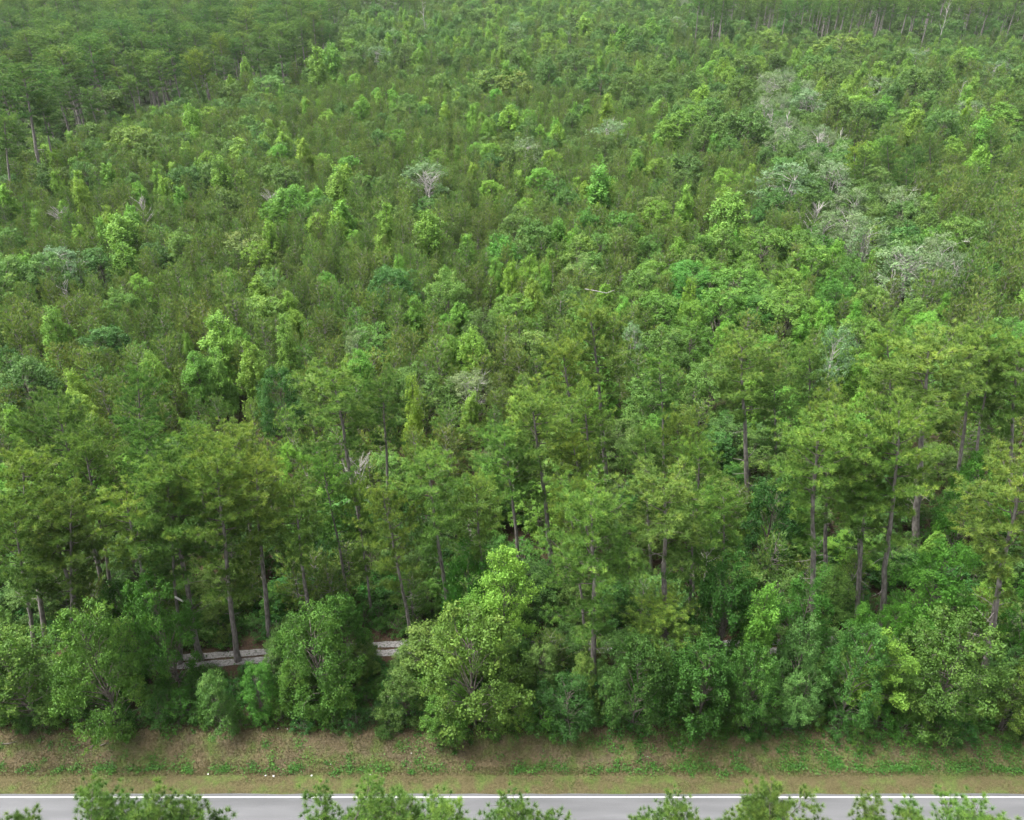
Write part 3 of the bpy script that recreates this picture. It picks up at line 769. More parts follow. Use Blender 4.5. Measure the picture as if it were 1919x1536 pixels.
# crown centre x, top y, base y on the ground, crown width px, kind, variant, tint, label
FRONT = [
 (75, 1178, 1352, 185, 'oak', 0, OLV, 'olive-green oak with flowering tassels at the left end of the verge'),
 (232, 1142, 1362, 170, 'oak', 2, BR, 'bright green broadleaf tree right of the olive oak'),
 (20, 1205, 1330, 110, 'oak', 3, (1.05, 1.35, .8), 'vivid green bush at the left edge behind the olive oak'),
 (420, 1264, 1362, 105, 'oak', 3, (1.15, 1.1, 1.2), 'soft grey-green sapling in front of the widest stretch of track'),
 (612, 1128, 1330, 185, 'oak', 1, (1.25, 1.15, .9), 'light green domed tree hiding the track left of centre'),
 (655, 1112, 1270, 120, 'oak', 3, (1.2, 1.15, .9), 'flat-topped green tree behind the light green domed one'),
 (890, 1150, 1362, 205, 'oak', 2, (1.3, 1.12, .95), 'large olive tree with hanging sprays left of the largest pine'),
 (845, 1290, 1368, 120, 'oak', 0, (1.1, 1.3, .9), 'low bright shrub-like tree at the foot of the large olive tree'),
 (945, 1030, 1255, 120, 'gum', 3, (.85, .9, .85), 'brightest yellow-green sweetgum left of the largest pine'),
 (900, 1105, 1260, 100, 'gum', 1, (.8, .88, .8), 'lower bright sweetgum joined to the brightest one'),
 (760, 1265, 1352, 120, 'oak', 3, MID, 'mid-green tree below the yellowing pine'),
 (1060, 1268, 1365, 130, 'oak', 1, DRK, 'dark green bush left of the largest pine trunk'),
 (1185, 1185, 1368, 140, 'oak', 0, (.85, 1.05, 1.0), 'blue-green tree right of the largest pine trunk'),
 (1300, 1195, 1368, 160, 'oak', 4, (.95, 1.1, .85), 'leafy tree with hanging vine below the short pine'),
 (1395, 1090, 1300, 88, 'gum', 1, (.66, .8, .7), 'slim bright sweetgum at the gap in the trees'),
 (1382, 1215, 1366, 120, 'oak', 2, (1.0, 1.1, .9), 'mid-green tree below the slim bright sweetgum'),
 (1472, 1158, 1330, 115, 'oak', 3, (1.2, 1.2, 1.5), 'grey-green rounded tree in front of the cluster pine'),
 (1488, 1242, 1358, 105, 'oak', 1, (1.3, 1.35, 1.7), 'pale bluish sapling with bare twigs below'),
 (1570, 1175, 1358, 120, 'oak', 0, (1.0, 1.1, 1.1), 'mid-green tree between pale sapling and yellow-green drooping one'),
 (1612, 1188, 1350, 100, 'gum', 3, (.78, .8, .7), 'yellow-green sweetgum with drooping fans of leaves'),
 (1702, 1014, 1232, 125, 'gum', 3, (.58, .78, .62), 'big-leaved bright sweetgum beside the blackened trunk'),
 (1735, 1160, 1355, 200, 'oak', 2, (.95, 1.05, .9), 'wide feathery green tree right of the drooping sweetgum'),
 (1872, 1245, 1362, 125, 'oak', 4, (1.5, 1.2, .9), 'olive broadleaf bush right of the big leaning pine'),
 (1885, 1085, 1270, 110, 'oak', 0, (1.1, 1.35, .8), 'bright green tree cut by the right edge behind the leaning pine'),
 (1640, 1120, 1262, 90, 'oak', 1, (1.1, 1.3, .7), 'yellowish green sapling around the blackened trunk'),
 (1580, 1130, 1270, 90, 'oak', 3, (1.0, 1.3, .8), 'green sapling between the two bare cluster trunks'),
 (1475, 1060, 1260, 110, 'oak', 1, (.8, 1.05, .8), 'dark green tree left of the cluster front trunk'),
 (340, 1080, 1290, 110, 'oak', 2, (.9, 1.05, .75), 'mid-green tree around the long grey leaning trunk'),
 (270, 1090, 1250, 90, 'oak', 0, (.7, .85, .75), 'dull green tree under the bare broken limbs'),
 (880, 1020, 1210, 110, 'oak', 1, (.9, 1.25, .75), 'fresh green tree behind the brightest sweetgum'),
 (1330, 1030, 1270, 110, 'oak', 4, (.9, 1.05, .9), 'green tree with arching branches right of the straight bare trunk'),
 (1420, 880, 1080, 130, 'oak', 0, (.65, .85, .85), 'dark blue-green round tree below the lone open pine'),
 (1770, 850, 1060, 100, 'oak', 2, (1.1, 1.35, .75), 'bright bushy tree right of the long bare grey trunk'),
 (190, 825, 990, 90, 'gum', 3, (.95, 1.0, .8), 'bright lime bush glowing among the left pine crowns'),
 (205, 880, 1010, 80, 'gum', 3, (.8, .95, .75), 'second lime bush just below the bright one'),
 (565, 830, 960, 60, 'gum', 3, (.85, 1.0, .8), 'small lime bush left of the forked trunk'),
 (545, 690, 855, 110, 'oak', 2, (.65, .85, .9), 'dark round broadleaf tree behind the pale green saplings'),
]
for cx, ty, by, wpx, kind, v, tint, lab in FRONT:
    b = at_height(cx, by, .53)
    t = at_depth(cx, ty, b.y)
    h = max(1.5, t.z - .53)
    natural = {'oak': 6.2 / 9, 'gum': 4.6 / 11}[kind] * h
    wm = px_size(b, h * .5, wpx)
    tint = tuple(1.25 * c for c in tint) if kind == 'gum' else (.72 * tint[0], .82 * tint[1], .70 * tint[2])
    plant(kind, b.x, b.y, h, lab, None, v, min(1.6, max(.55, .86 * wm / natural)), 0, tint)

# saplings and crowns showing above the young pine thicket: top x, top y, width px, height, kind, tint, label
MIDT = [
 (215, 398, 66, 9.5, 'gum', MID, 'bright spire-shaped sweetgum in the middle of the thicket, upper left'),
 (225, 455, 55, 7.5, 'gum', (.9, .95, .8), 'broad bright base beside the spire-shaped sweetgum'),
 (90, 572, 62, 9, 'gum', (.85, .95, .95), 'light green sapling below the grey-green tree on the left'),
 (402, 588, 85, 10, 'gum', MID, 'largest light green sapling in the bright row behind the belt'),
 (346, 622, 26, 7, 'gum', MID, 'thin light sapling left of the largest one'),
 (466, 640, 62, 10, 'gum', (1.1, 1.05, 1), 'tall pointed light green sapling in the bright row'),
 (528, 588, 52, 9, 'gum', (1.0, 1.0, 1.1), 'sapling with thin white stems in the bright row'),
 (360, 660, 55, 8, 'gum', (.8, .9, .9), 'lower round sapling in the bright row, left'),
 (398, 655, 55, 8, 'gum', (.8, .9, .9), 'lower round sapling in the bright row, right'),
 (280, 660, 50, 8, 'gum', (.85, .95, .85), 'pointed sapling left of the dark hollow'),
 (408, 290, 50, 11, 'gum', MID, 'slender tall bright spire in the upper left thicket'),
 (630, 308, 56, 10.5, 'gum', MID, 'bright spire left of the white-branched tree'),
 (640, 375, 50, 8, 'gum', (.9, .95, .85), 'bright sapling below the spire left of the white-branched tree'),
 (444, 258, 50, 9, 'gum', MID, 'bright bushy sapling above the slender tall spire'),
 (768, 700, 46, 10, 'gum', (1.2, 1.1, .9), 'bright cone-shaped sapling right of the slim straight pine'),
 (800, 392, 66, 10, 'gum', (.95, 1, .9), 'bright two-tiered sapling at the centre of the thicket'),
 (1127, 308, 66, 11, 'gum', (.85, .95, .95), 'tall soft green tree right of centre in the thicket'),
 (1372, 355, 76, 10.5, 'gum', (1.05, 1.0, 1.1), 'full yellow-green tree left of the grey-green grove'),
 (1290, 345, 38, 9, 'gum', (.9, 1, .9), 'narrow bright spire left of the full yellow-green tree'),
 (955, 195, 48, 10, 'gum', (1.15, 1.05, .8), 'bright yellow-green crown above the bare whitish tree'),
 (590, 88, 46, 15, 'gum', (.95, 1, 1), 'bright tree with a pale stem beside the tall pines, left of two'),
 (618, 78, 42, 15, 'gum', (.95, 1, 1), 'bright tree beside the tall pines, right of two'),
 (958, 488, 40, 8, 'gum', (1.1, 1.05, .8), 'small bright sapling, left of three in a row'),
 (994, 476, 42, 8.5, 'gum', (1, 1, .85), 'small bright sapling, middle of three in a row'),
 (1024, 490, 34, 8, 'gum', (1, 1, .85), 'small bright sapling, right of three in a row'),
 (748, 478, 36, 7.5, 'gum', (.95, 1, .85), 'small bright sapling left of the three in a row'),
 (835, 498, 26, 7, 'gum', (.95, 1, .85), 'tiny bright sapling nearest left of the three in a row'),
 (1095, 30, 46, 15, 'gum', MID, 'bright tall crown at the top of the picture, left of the feathery pair'),
 (1172, 42, 42, 16, 'gum', (.8, .9, .9), 'feathery upright tree, left of the pair near the top'),
 (1222, 32, 40, 16, 'gum', (.85, .95, .9), 'feathery upright tree, right of the pair near the top'),
 (1652, 115, 46, 12, 'gum', (1.1, 1.0, .85), 'yellow-green crown with a dark stem in the upper right'),
 (1820, 182, 30, 11, 'gum', (1.2, 1.1, .8), 'yellowish narrow crown at the upper right'),
 (1845, 205, 36, 11, 'gum', (1.0, 1.0, .85), 'pointed crown just right of the yellowish narrow one'),
 (1846, 270, 48, 11, 'gum', (.95, 1, .85), 'bright cone-shaped tree right of the small dark pine clump'),
 (1360, 105, 40, 13, 'gum', (1.0, 1.0, .85), 'bright slim tree above the bare white saplings'),
 (1320, 155, 46, 12, 'gum', (.95, 1, .85), 'bright tree left of the bare white saplings'),
 (565, 258, 40, 9, 'gum', (1.1, 1.05, .85), 'bright sapling right of the bushy one above the slender spire'),
 (352, 192, 40, 12, 'gum', (1.0, 1, .9), 'bright sapling at the foot of the upper left stand'),
 (1294, 520, 40, 8, 'gum', (1.0, 1.05, .7), 'bright sapling above the lone open pine'),
 (1140, 175, 34, 11, 'gum', (1.1, 1.05, .8), 'small yellow-green crown right of the upper centre'),
 (950, 112, 40, 13, 'gum', (1.0, 1, .85), 'bright crown in the upper middle hardwoods'),
 (490, 552, 105, 8.5, 'oak', (1.25, 1.3, 1.0), 'wide green broadleaf dome above the bright row'),
 (698, 605, 95, 8, 'oak', (1.1, 1.2, 1.0), 'smooth round green crown right of the bright row'),
 (540, 350, 80, 9, 'oak', (1.35, 1.35, .9), 'round yellow-green crown beside a bare twiggy top'),
 (965, 555, 90, 8.5, 'oak', (1.1, 1.3, .8), 'round green crown left of the tallest middle pine'),
 (1480, 538, 120, 9.5, 'oak', (1.7, 1.5, 1.0), 'wide light green crown left of the pale sapling'),
 (1385, 500, 110, 9, 'oak', (1.3, 1.35, .9), 'broad bright crown above the lone open pine, right'),
 (1240, 545, 100, 9, 'oak', (1.0, 1.25, .8), 'broad green crown above the round thin-needled pine'),
 (1300, 600, 90, 8.5, 'oak', (.9, 1.15, .75), 'green crown left of the lone open pine'),
 (1440, 420, 110, 10, 'oak', (1.45, 1.4, .9), 'yellowish green crown at the foot of the grey-green grove'),
 (1565, 500, 60, 9, 'oak', (1.2, 1.3, .8), 'bright green crown right of the wide light green one'),
 (1090, 480, 85, 8.5, 'oak', TAN, 'tan-green crown above the fallen white limb'),
 (455, 432, 95, 8.5, 'oak', TAN, 'tan-green wide crown in the left thicket'),
 (245, 238, 85, 11, 'oak', (2.2, 1.4, 1.1), 'golden olive crown beside the black hollow at upper left'),
 (195, 165, 85, 12, 'oak', OLV, 'large olive crown under the upper left pines'),
 (430, 155, 55, 11, 'oak', OLV, 'olive round crown at the foot of the bare-trunked pines'),
 (500, 142, 62, 11, 'oak', (1.3, 1.25, 1.4), 'grey-green crown right of the olive round one'),
 (905, 14, 65, 14, 'oak', (1.5, 1.05, 1.1), 'brownish crown near the top, left of the bright tall one'),
 (1075, 24, 50, 14, 'oak', (1.5, 1.05, 1.1), 'brownish crown near the top beside the bright tall one'),
 (920, 125, 80, 12, 'oak', (1.7, 1.3, 1.1), 'wide tan crown in the upper middle'),
 (960, 130, 80, 12, 'oak', (1.6, 1.3, 1.1), 'second wide tan crown in the upper middle'),
 (825, 135, 45, 12, 'oak', (1.8, 1.2, 1.2), 'small reddish-tan crown left of the wide tan ones'),
 (1445, 50, 50, 13, 'oak', (1.4, 1.25, 1.1), 'rounded crown just under the far pine row'),
 (1580, 62, 80, 13, 'oak', (1.5, 1.35, 1.1), 'wide pale olive crown under the far pine row'),
 (1650, 68, 50, 13, 'oak', (1.5, 1.35, 1.1), 'round olive crown right of the wide pale one'),
 (105, 462, 100, 9, 'pale', (.85, 1.0, 1.0), 'grey-green tree with white stems in the left thicket'),
 (800, 305, 95, 10, 'pale', (.9, .95, .9), 'grey-green tree with spreading white branches near the centre'),
 (985, 255, 75, 10, 'pale', (1.0, 1.0, 1.0), 'hazy whitish half-bare tree above the centre'),
 (1140, 225, 90, 10, 'pale', (.9, .95, .9), 'pale grey-green crown right of the half-bare tree'),
 (1447, 135, 75, 13, 'pale', MID, 'pale feathery crown at the top of the grey-green grove'),
 (1435, 180, 50, 12, 'pale', MID, 'pale tree with thin white stems in the upper grove'),
 (1520, 168, 75, 12, 'pale', (.85, 1, 1), 'blue-green tree right of the thin white stems'),
 (1480, 302, 125, 12, 'pale', (.95, 1.05, 1.05), 'largest grey-green crown of the grove'),
 (1572, 300, 95, 12, 'pale', (.95, 1.05, 1.05), 'grey-green crown right of the largest in the grove'),
 (1600, 350, 80, 11, 'pale', MID, 'whitish twiggy crown in the middle of the grove'),
 (1640, 405, 90, 11, 'pale', (1, 1.05, 1), 'grey-green crown above the white forked trunk'),
 (1700, 460, 125, 11, 'pale', (1, 1.05, 1), 'broad grey-green crown at the lower end of the grove'),
 (1560, 395, 70, 10, 'pale', (.9, 1, .9), 'thin grey-green crown left of the white forked trunk'),
 (1580, 605, 56, 12, 'pale', (.9, 1.05, 1), 'slim pale sapling with white stems right of the belt'),
 (880, 692, 95, 7.5, 'pale', (1.0, .95, .85), 'silvery low crown behind the belt right of the cone-shaped sapling'),
 (664, 615, 46, 8, 'pale', (1.05, 1, .95), 'small silvery crown above the slim straight pine'),
 (1510, 165, 55, 12, 'pale', (.8, .95, .95), 'bluish feathery tree beside the upper grove'),
 (1190, 605, 60, 9, 'pale', (.8, 1.0, .9), 'pale green sapling right of the tallest middle pine'),
]
for tx, ty, wpx, h, kind, tint, lab in MIDT:
    if kind == 'gum': h += 1.3
    p = at_height(tx, ty, h + .4)
    natural = {'oak': 6.2 / 9, 'gum': 4.6 / 11, 'pale': 5.6 / 10}[kind] * h
    wm = px_size(p, h * .7, wpx)
    v = random.randrange(3) if kind == 'gum' else None
    plant(kind, p.x, p.y, h, lab, None, v, min(2.1, max(.6, wm / natural * (1.25 if kind == 'gum' else .95 if kind == 'pale' else 1.1))), 0, tint)

DEAD = [
 (1438, 178, 12, 1, 1.0, 'white bare sapling, left of the leafless group in the grove'), (1455, 195, 11, 0, 1.0, 'white bare sapling in the middle of the leafless group'),
 (1478, 210, 11, 2, 1.2, 'white bare sapling, right of the leafless group'), (1715, 465, 10.5, 1, 1.5, 'spreading white dead tree at the lower end of the grove'),
 (1532, 375, 9.5, 1, 1.2, 'white forked dead trunk in the grove'), (1640, 428, 9, 0, 1.0, 'white broken dead stem right of the forked trunk'),
 (800, 318, 10, 1, 1.2, 'bare white limbs standing in the grey-green central tree'), (1540, 245, 10, 1, 1.3, 'leafless pale tree beside the small dark pine clump'),
 (1575, 240, 10, 0, 1.2, 'second leafless pale tree beside the small dark pine clump'), (985, 265, 9.5, 0, 1.4, 'dead pale stem in the hazy half-bare tree'),
 (791, 2, 21, 2, 1.0, 'white dead snag with broken arms at the top of the picture'), (1781, -4, 22, 2, .7, 'tall thin white dead trunk in the far pine row'),
 (1155, 108, 10, 2, 1.0, 'small white snag in the upper middle hardwoods'), (1806, 150, 12, 2, .8, 'forked white snag in the upper right'),
 (112, 515, 9, 0, 1.0, 'thin white dead stem below the grey-green tree on the left'), (500, 352, 8, 1, 1.2, 'bare twiggy top beside the round yellow-green crown'),
 (262, 365, 8, 1, 1.2, 'bare twiggy branches in the left thicket'), (100, 385, 7.5, 1, 1.3, 'white bare twigs at the foot of the tallest left pine'),
 (1340, 985, 8, 1, .9, 'bare grey twigs in the dark gap below the lone pine'), (660, 850, 9, 1, 1.0, 'bare grey twigs beside the forked pine trunk'),
 (1185, 1215, 3.2, 1, 1.5, 'grey dead branch sticking out of the dark hollow below the short pine'),
]
for tx, ty, h, v, wd, lab in DEAD:
    p = at_height(tx, ty, h + .4)
    plant('dead', p.x, p.y, h, lab, None, v, wd)

# ------------------------------------------------------------------ the rest of the wood
def seg_dist(px, py, pl):
    best = 1e9
    for (x0, y0), (x1, y1) in zip(pl, pl[1:]):
        dx, dy = x1 - x0, y1 - y0
        t = max(0, min(1, ((px - x0) * dx + (py - y0) * dy) / (dx * dx + dy * dy)))
        best = min(best, math.hypot(px - x0 - t * dx, py - y0 - t * dy))
    return best

GROVE = [(1445, 240), (1500, 380), (1610, 450), (1730, 560)]
OAK_T = [(1, 1, 1), (1.15, 1.15, .95), (.85, 1.0, .9), (1.3, 1.15, 1.0), (1.0, 1.2, .8), (1.2, 1.2, 1.4), (.75, .9, .85)]
UP_T = [(1.1, 1.1, 1.05), (1.5, 1.25, 1.15), (1.2, 1.2, 1.3), (1.0, 1.1, .95), (1.35, 1.3, .95), (.85, .95, .9), (1.7, 1.25, 1.2), (1.2, 1.25, 1.0)]

def zone(x, y):
    """which tree grows at a ground point: kind, height, tint, zone name"""
    px, py = project(x, y, .5)
    q = random.random()
    if y < 63 + 6 * math.sin(x * .07):
        if q < .62: return 'oak', random.uniform(3.2, 6.2), random.choice(OAK_T), 'under'
        if q < .80: return 'shrub', random.uniform(2, 3.6), random.choice(OAK_T), 'under'
        if q < .92: return 'young_pine', random.uniform(5, 8), (1, 1, 1), 'under'
        return 'gum', random.uniform(5, 8), (.8, .95, .8), 'under'
    if px > 1290 and py < 92 + 7 * math.sin(px * .03) and q < .48: return 'oak', random.uniform(7, 13), random.choice(UP_T), 'upper'
    if px > 1290 and py < 92 + 7 * math.sin(px * .03): return 'tall_pine', random.uniform(19, 25), (.8, .95, .88), 'far'
    if 600 < px < 790 and py < 60 + 8 * math.sin(px * .05): return ('tall_pine' if q < .7 else 'oak'), random.uniform(15, 21) * (1 if q < .7 else .6), (.75, .84, .80), 'stand'
    if py < 372 - px * .36 + 16 * math.sin(x * .16) + 9 * math.sin(x * .41 + 1) and px < 640:
        if q < .60: return 'tall_pine', random.uniform(14, 24), random.choice([(.66, .80, .78), (.78, .86, .8), (.60, .74, .74), (.85, .88, .78)]), 'stand'
        return 'oak', random.uniform(4, 12), random.choice(UP_T), 'stand'
    if seg_dist(px, py, GROVE) < 62:
        if q < .22: return 'pale', random.uniform(8.5, 11), (random.uniform(.85, 1.05),) * 3, 'grove'
        return 'oak', random.uniform(8, 10), random.choice(OAK_T), 'grove'
    if px > 1690 and 400 < py < 640:
        if q < .5: return 'young_pine', random.uniform(9, 11.5), (.8, .88, .95), 'right'
        if q < .9: return 'oak', random.uniform(7, 10), random.choice([(.8, .95, .85), (1.1, 1.1, 1.2)]), 'right'
        return 'gum', random.uniform(8, 10), (.9, 1, .8), 'right'
    if px > 1080 and 490 < py < 860:
        if q < .58: return 'oak', random.uniform(7, 9.5), random.choice([(1.0, 1.25, .8), (1.25, 1.3, .85), (.9, 1.1, .8), (1.2, 1.2, 1.0)]), 'bright'
        if q < .76: return 'gum', random.uniform(7, 9), (.8, .95, .75), 'bright'
        return 'young_pine', random.uniform(7, 9), (1, 1, 1), 'bright'
    if px > 1270 and py < 150: return random.choice(['oak', 'oak', 'oak', 'gum', 'young_pine']), random.uniform(6, 9), random.choice(UP_T), 'upper'
    up = 205 + 40 * math.sin(px * .006)
    if px > 1230: up = 330
    if py < up:
        if q < .66: return 'oak', random.uniform(8, 15), random.choice(UP_T), 'upper'
        if q < .80: return 'gum', random.uniform(10, 13.5), (random.uniform(.8, 1.0), .95, .9), 'upper'
        if q < .83: return 'pale', random.uniform(9, 12), (.85, .95, .9), 'upper'
        return 'young_pine', random.uniform(9, 12), (.9, .95, .9), 'upper'
    if px < 520 and py < 400:
        if q < .42: return 'oak', random.uniform(7.5, 10), random.choice(UP_T), 'thicket'
        if q < .56: return 'gum', random.uniform(7, 10), (1, 1, .9), 'thicket'
        return 'young_pine', random.uniform(7.5, 9.5), (1, 1, 1), 'thicket'
    b = math.sin(x * .09 + 1.3) * math.sin(y * .075 + .4) + .5 * math.sin(x * .21 + y * .17)
    pb = .17 + .26 * max(0, b)
    if q < pb: return 'oak', random.uniform(6, 9.8), random.choice(OAK_T), 'thicket'
    if q < pb + .11: return 'gum', random.uniform(6.5, 10), (random.uniform(.8, 1.05), .98, .85), 'thicket'
    return 'young_pine', random.uniform(5.4, 8.8), (random.uniform(.88, 1.12), 1, .95), 'thicket'

SPACE = {'tall_pine': 4.6, 'near_pine': 3, 'young_pine': 1.8, 'oak': 4.0, 'gum': 2.9, 'pale': 3.8, 'shrub': 2.2, 'dead': .8}
cell = 6.0
grid = {}
def free(x, y, r):
    gx, gy = int(x // cell), int(y // cell)
    for i in range(gx - 1, gx + 2):
        for j in range(gy - 1, gy + 2):
            for (a, b, c) in grid.get((i, j), ()):
                if (a - x) ** 2 + (b - y) ** 2 < (.5 * (c + r)) ** 2: return False
    return True
def occupy(x, y, r): grid.setdefault((int(x // cell), int(y // cell)), []).append((x, y, r))
for k, x, y, h in TREES: occupy(x, y, {'tall_pine': 2.0, 'dead': .8}.get(k, SPACE[k]))

FILL = []
OPEN = [(270, 515), (695, 775), (1352, 1455), (1640, 1668)]      # gaps through which the track shows
D0 = ROAD_EDGE + 5.0
d = D0
random.seed(21)
while d < 560:
    step = 1.5 + d * .0035
    half = .68 * (d * cP + CAM_H * sP) + 9
    x = -half
    while x < half:
        x += step * random.uniform(.7, 1.3)
        px_, py_ = x, d + random.uniform(-.5, .5) * step
        if abs(py_ - track_y(px_)) < 1.5 or py_ < D0: continue
        k, h, tint, zn = zone(px_, py_)
        if zn == 'under':
            gx = project(px_, track_y(px_), .6)[0]
            if py_ < track_y(px_) and any(a < gx < b for a, b in OPEN): k, h = 'shrub', random.uniform(1.0, 2.2)
        r = SPACE[k] * {'upper': 1.75, 'stand': 1.45, 'far': 1.5, 'under': .62}.get(zn, 1)
        if free(px_, py_, r):
            occupy(px_, py_, r); FILL.append((k, px_, py_, h, tint, zn))
    d += step

# small trees screening the track except at its gaps
random.seed(15)
x = -44.0
while x < 46:
    gx = project(x, track_y(x), .6)[0]
    if not any(a - 8 < gx < b + 8 for a, b in OPEN):
        FILL.append(('oak', x, track_y(x) - random.uniform(1.9, 2.8), random.uniform(3.0, 4.6), random.choice(OAK_T), 'under'))
    x += random.uniform(1.6, 2.6)
# slim saplings between the larger roadside trees
random.seed(77)
SLIM = []
x = -42.0
while x < 44:
    if not any(a - 10 < project(x, track_y(x), .6)[0] < b + 10 for a, b in OPEN):
        SLIM.append(('oak', x, ROAD_EDGE + random.uniform(4.8, 8.0), random.uniform(3.2, 6.5), random.choice(OAK_T), 'verge'))
    x += random.uniform(1.0, 2.4)
FILL += SLIM
# low shrubs in front of the gaps, too low to hide the track
for a, b in OPEN:
    xa, xb = at_height(a, 1225, .6).x, at_height(b, 1225, .6).x
    for _ in range(int(4 + 3.2 * (xb - xa))):
        xx = random.uniform(xa - .5, xb + .5)
        FILL.append(('shrub', xx, random.uniform(ROAD_EDGE + 6.5, track_y(xx) - 1.5), random.uniform(.7, 1.3), random.choice(OAK_T), 'under'))
# low growth just beyond the track
x = -44.0
while x < 46:
    FILL.append(('shrub', x, track_y(x) + random.uniform(2.0, 3.0), random.uniform(1.2, 2.2), random.choice(OAK_T), 'under'))
    FILL.append(('shrub', x + .7, track_y(x) + random.uniform(4.0, 7.0), random.uniform(2.0, 3.4), random.choice(OAK_T), 'under'))
    x += random.uniform(1.4, 2.4)
# shrubs along the foot of the trees
random.seed(5)
for t0, t1, ha, hb, st in ((4.2, 5.4, 1.3, 2.6, 1.25), (5.6, 7.6, 2.2, 3.8, 1.5)):
    x = -46.0
    while x < 46:
        yy = ROAD_EDGE + random.uniform(t0, t1) - (.7 if x > 22 else 0)
        if yy < track_y(x) - 1.2:
            gap = any(a < project(x, track_y(x), .6)[0] < b for a, b in OPEN)
            FILL.append(('shrub', x, yy, random.uniform(ha, hb) * (.55 if gap and t0 > 5 else 1), random.choice([(1, 1, 1), (.8, .95, .9), (1.3, 1.3, .9), (.7, .85, .8)]), 'verge'))
        x += random.uniform(.7, 1.3) * st

LANDMARK = [(83, 240, 'tall leaning left-edge pine'), (385, 130, 'yellowish upper pine'), (535, 100, 'three bare-trunked pines'), (605, 100, 'bright pair beside the pines'),
 (791, 20, 'white snag at the top'), (1781, 40, 'thin white dead trunk'), (1197, 45, 'feathery upright pair'), (955, 215, 'yellow-green crown in the upper middle'), (985, 290, 'hazy half-bare tree'),
 (800, 330, 'white-branched central tree'), (630, 340, 'bright spire near the white-branched tree'), (408, 320, 'slender tall spire'), (215, 430, 'spire-shaped sweetgum'), (105, 490, 'grey-green tree on the left'),
 (90, 600, 'light sapling on the left'), (430, 640, 'bright sapling row'), (700, 625, 'smooth round crown'), (800, 425, 'two-tiered bright sapling'), (994, 495, 'three small saplings in a row'),
 (1127, 340, 'tall soft green tree'), (1372, 385, 'full yellow-green tree'), (1455, 220, 'bare white saplings'), (1500, 350, 'largest grey-green crown'), (1715, 500, 'spreading white dead tree'),
 (1680, 300, 'small dark pine clump'), (1846, 300, 'cone-shaped tree on the right'), (1640, 140, 'yellow-green crown with dark stem'), (455, 460, 'tan-green crown in the thicket'),
 (1090, 510, 'tan-green crown above the belt'), (1480, 570, 'wide light green crown'), (1390, 740, 'lone open pine'), (640, 800, 'forked pine'), (1110, 700, 'tallest middle pine'), (1740, 800, 'wide-crowned pine'),
 (1105, 1050, 'largest pine'), (945, 1080, 'brightest sweetgum'), (75, 1260, 'olive oak'), (610, 1200, 'light green domed tree'), (890, 1250, 'large olive tree'), (1702, 1080, 'big-leaved sweetgum'),
 (1870, 1100, 'big leaning pine'), (1400, 1150, 'slim bright sweetgum'), (1245, 1000, 'umbrella-topped pine'), (330, 1050, 'long grey leaning trunk'), (1735, 1250, 'wide feathery tree'), (180, 850, 'lime bush'), (1540, 950, 'right pine cluster')]
NOUN = {'young_pine': 'young pine', 'oak': 'green broadleaf tree', 'gum': 'yellow-green sapling', 'pale': 'grey-green pale-stemmed tree', 'tall_pine': 'tall pine', 'shrub': 'low shrub'}
ORD = ['nearest', 'second-nearest', 'third-nearest', 'fourth-nearest', 'fifth-nearest', 'sixth-nearest']
def place_of(x, y, h):
    px, py = project(x, y, h)
    lx, ly, nm = min(LANDMARK, key=lambda l: (l[0] - px) ** 2 + 2 * (l[1] - py) ** 2)
    dx, dy = px - lx, py - ly
    side = ('left of' if dx < 0 else 'right of') if abs(dx) > abs(dy) else ('just above' if dy < 0 else 'just below')
    return f'{side} the {nm}', math.hypot(dx, dy)
def in_frame(x, y, h):
    px, py = project(x, y, h)
    pb = project(x, y, 0)[1]
    return -30 < px < 1950 and pb > -10 and py < 1536
FILL.sort(key=lambda f: f[2] * f[2] + f[1] * f[1])
count = {}
for k, *_ in TREES: count[k] = count.get(k, 0) + 1
REST = {}
random.seed(33)
GROUP = {'thicket': 'trees of the young pine thicket', 'under': 'trees below the roadside pines', 'bright': 'leafy patch right of centre', 'right': 'dull trees near the right edge', 'upper': 'distant mixed hardwoods', 'grove': 'grey-green grove', 'stand': 'upper left pine stand', 'far': 'far pine row', 'verge': 'shrubs along the verge'}
PICK, PLACES = [], {}
for f in FILL:
    k, x, y, h, tint, zn = f
    if in_frame(x, y, h) and count.get(k, 0) < 300:
        count[k] = count.get(k, 0) + 1
        pl, dist = place_of(x, y, h)
        PLACES.setdefault((k, pl), []).append((dist, len(PICK)))
        PICK.append((f, pl))
    else:
        REST.setdefault(k, []).append((x, y, h, variant(k, zn)))
TEXT = {}
ONES = ['', 'first', 'second', 'third', 'fourth', 'fifth', 'sixth', 'seventh', 'eighth', 'ninth', 'tenth', 'eleventh', 'twelfth', 'thirteenth', 'fourteenth', 'fifteenth', 'sixteenth', 'seventeenth', 'eighteenth', 'nineteenth']
TENS = {2: 'twent', 3: 'thirt', 4: 'fort', 5: 'fift', 6: 'sixt', 7: 'sevent'}
def nth(n): return ONES[n] if n < 20 else TENS[n // 10] + ('ieth' if n % 10 == 0 else 'y-' + ONES[n % 10])
for (k, pl), lst in PLACES.items():
    lst.sort()
    for r_i, (dist, i) in enumerate(lst[:6]): TEXT[i] = f'{ORD[r_i]} {NOUN[k]} {pl}'
    px_of = lambda i: project(*PICK[i][0][1:4])[0]
    for n_, i in enumerate(sorted((i for d_, i in lst[6:]), key=px_of)):
        TEXT[i] = f"{NOUN[k]}, {nth(n_ + 1)} from left, farther {pl.replace('just ', '')}"
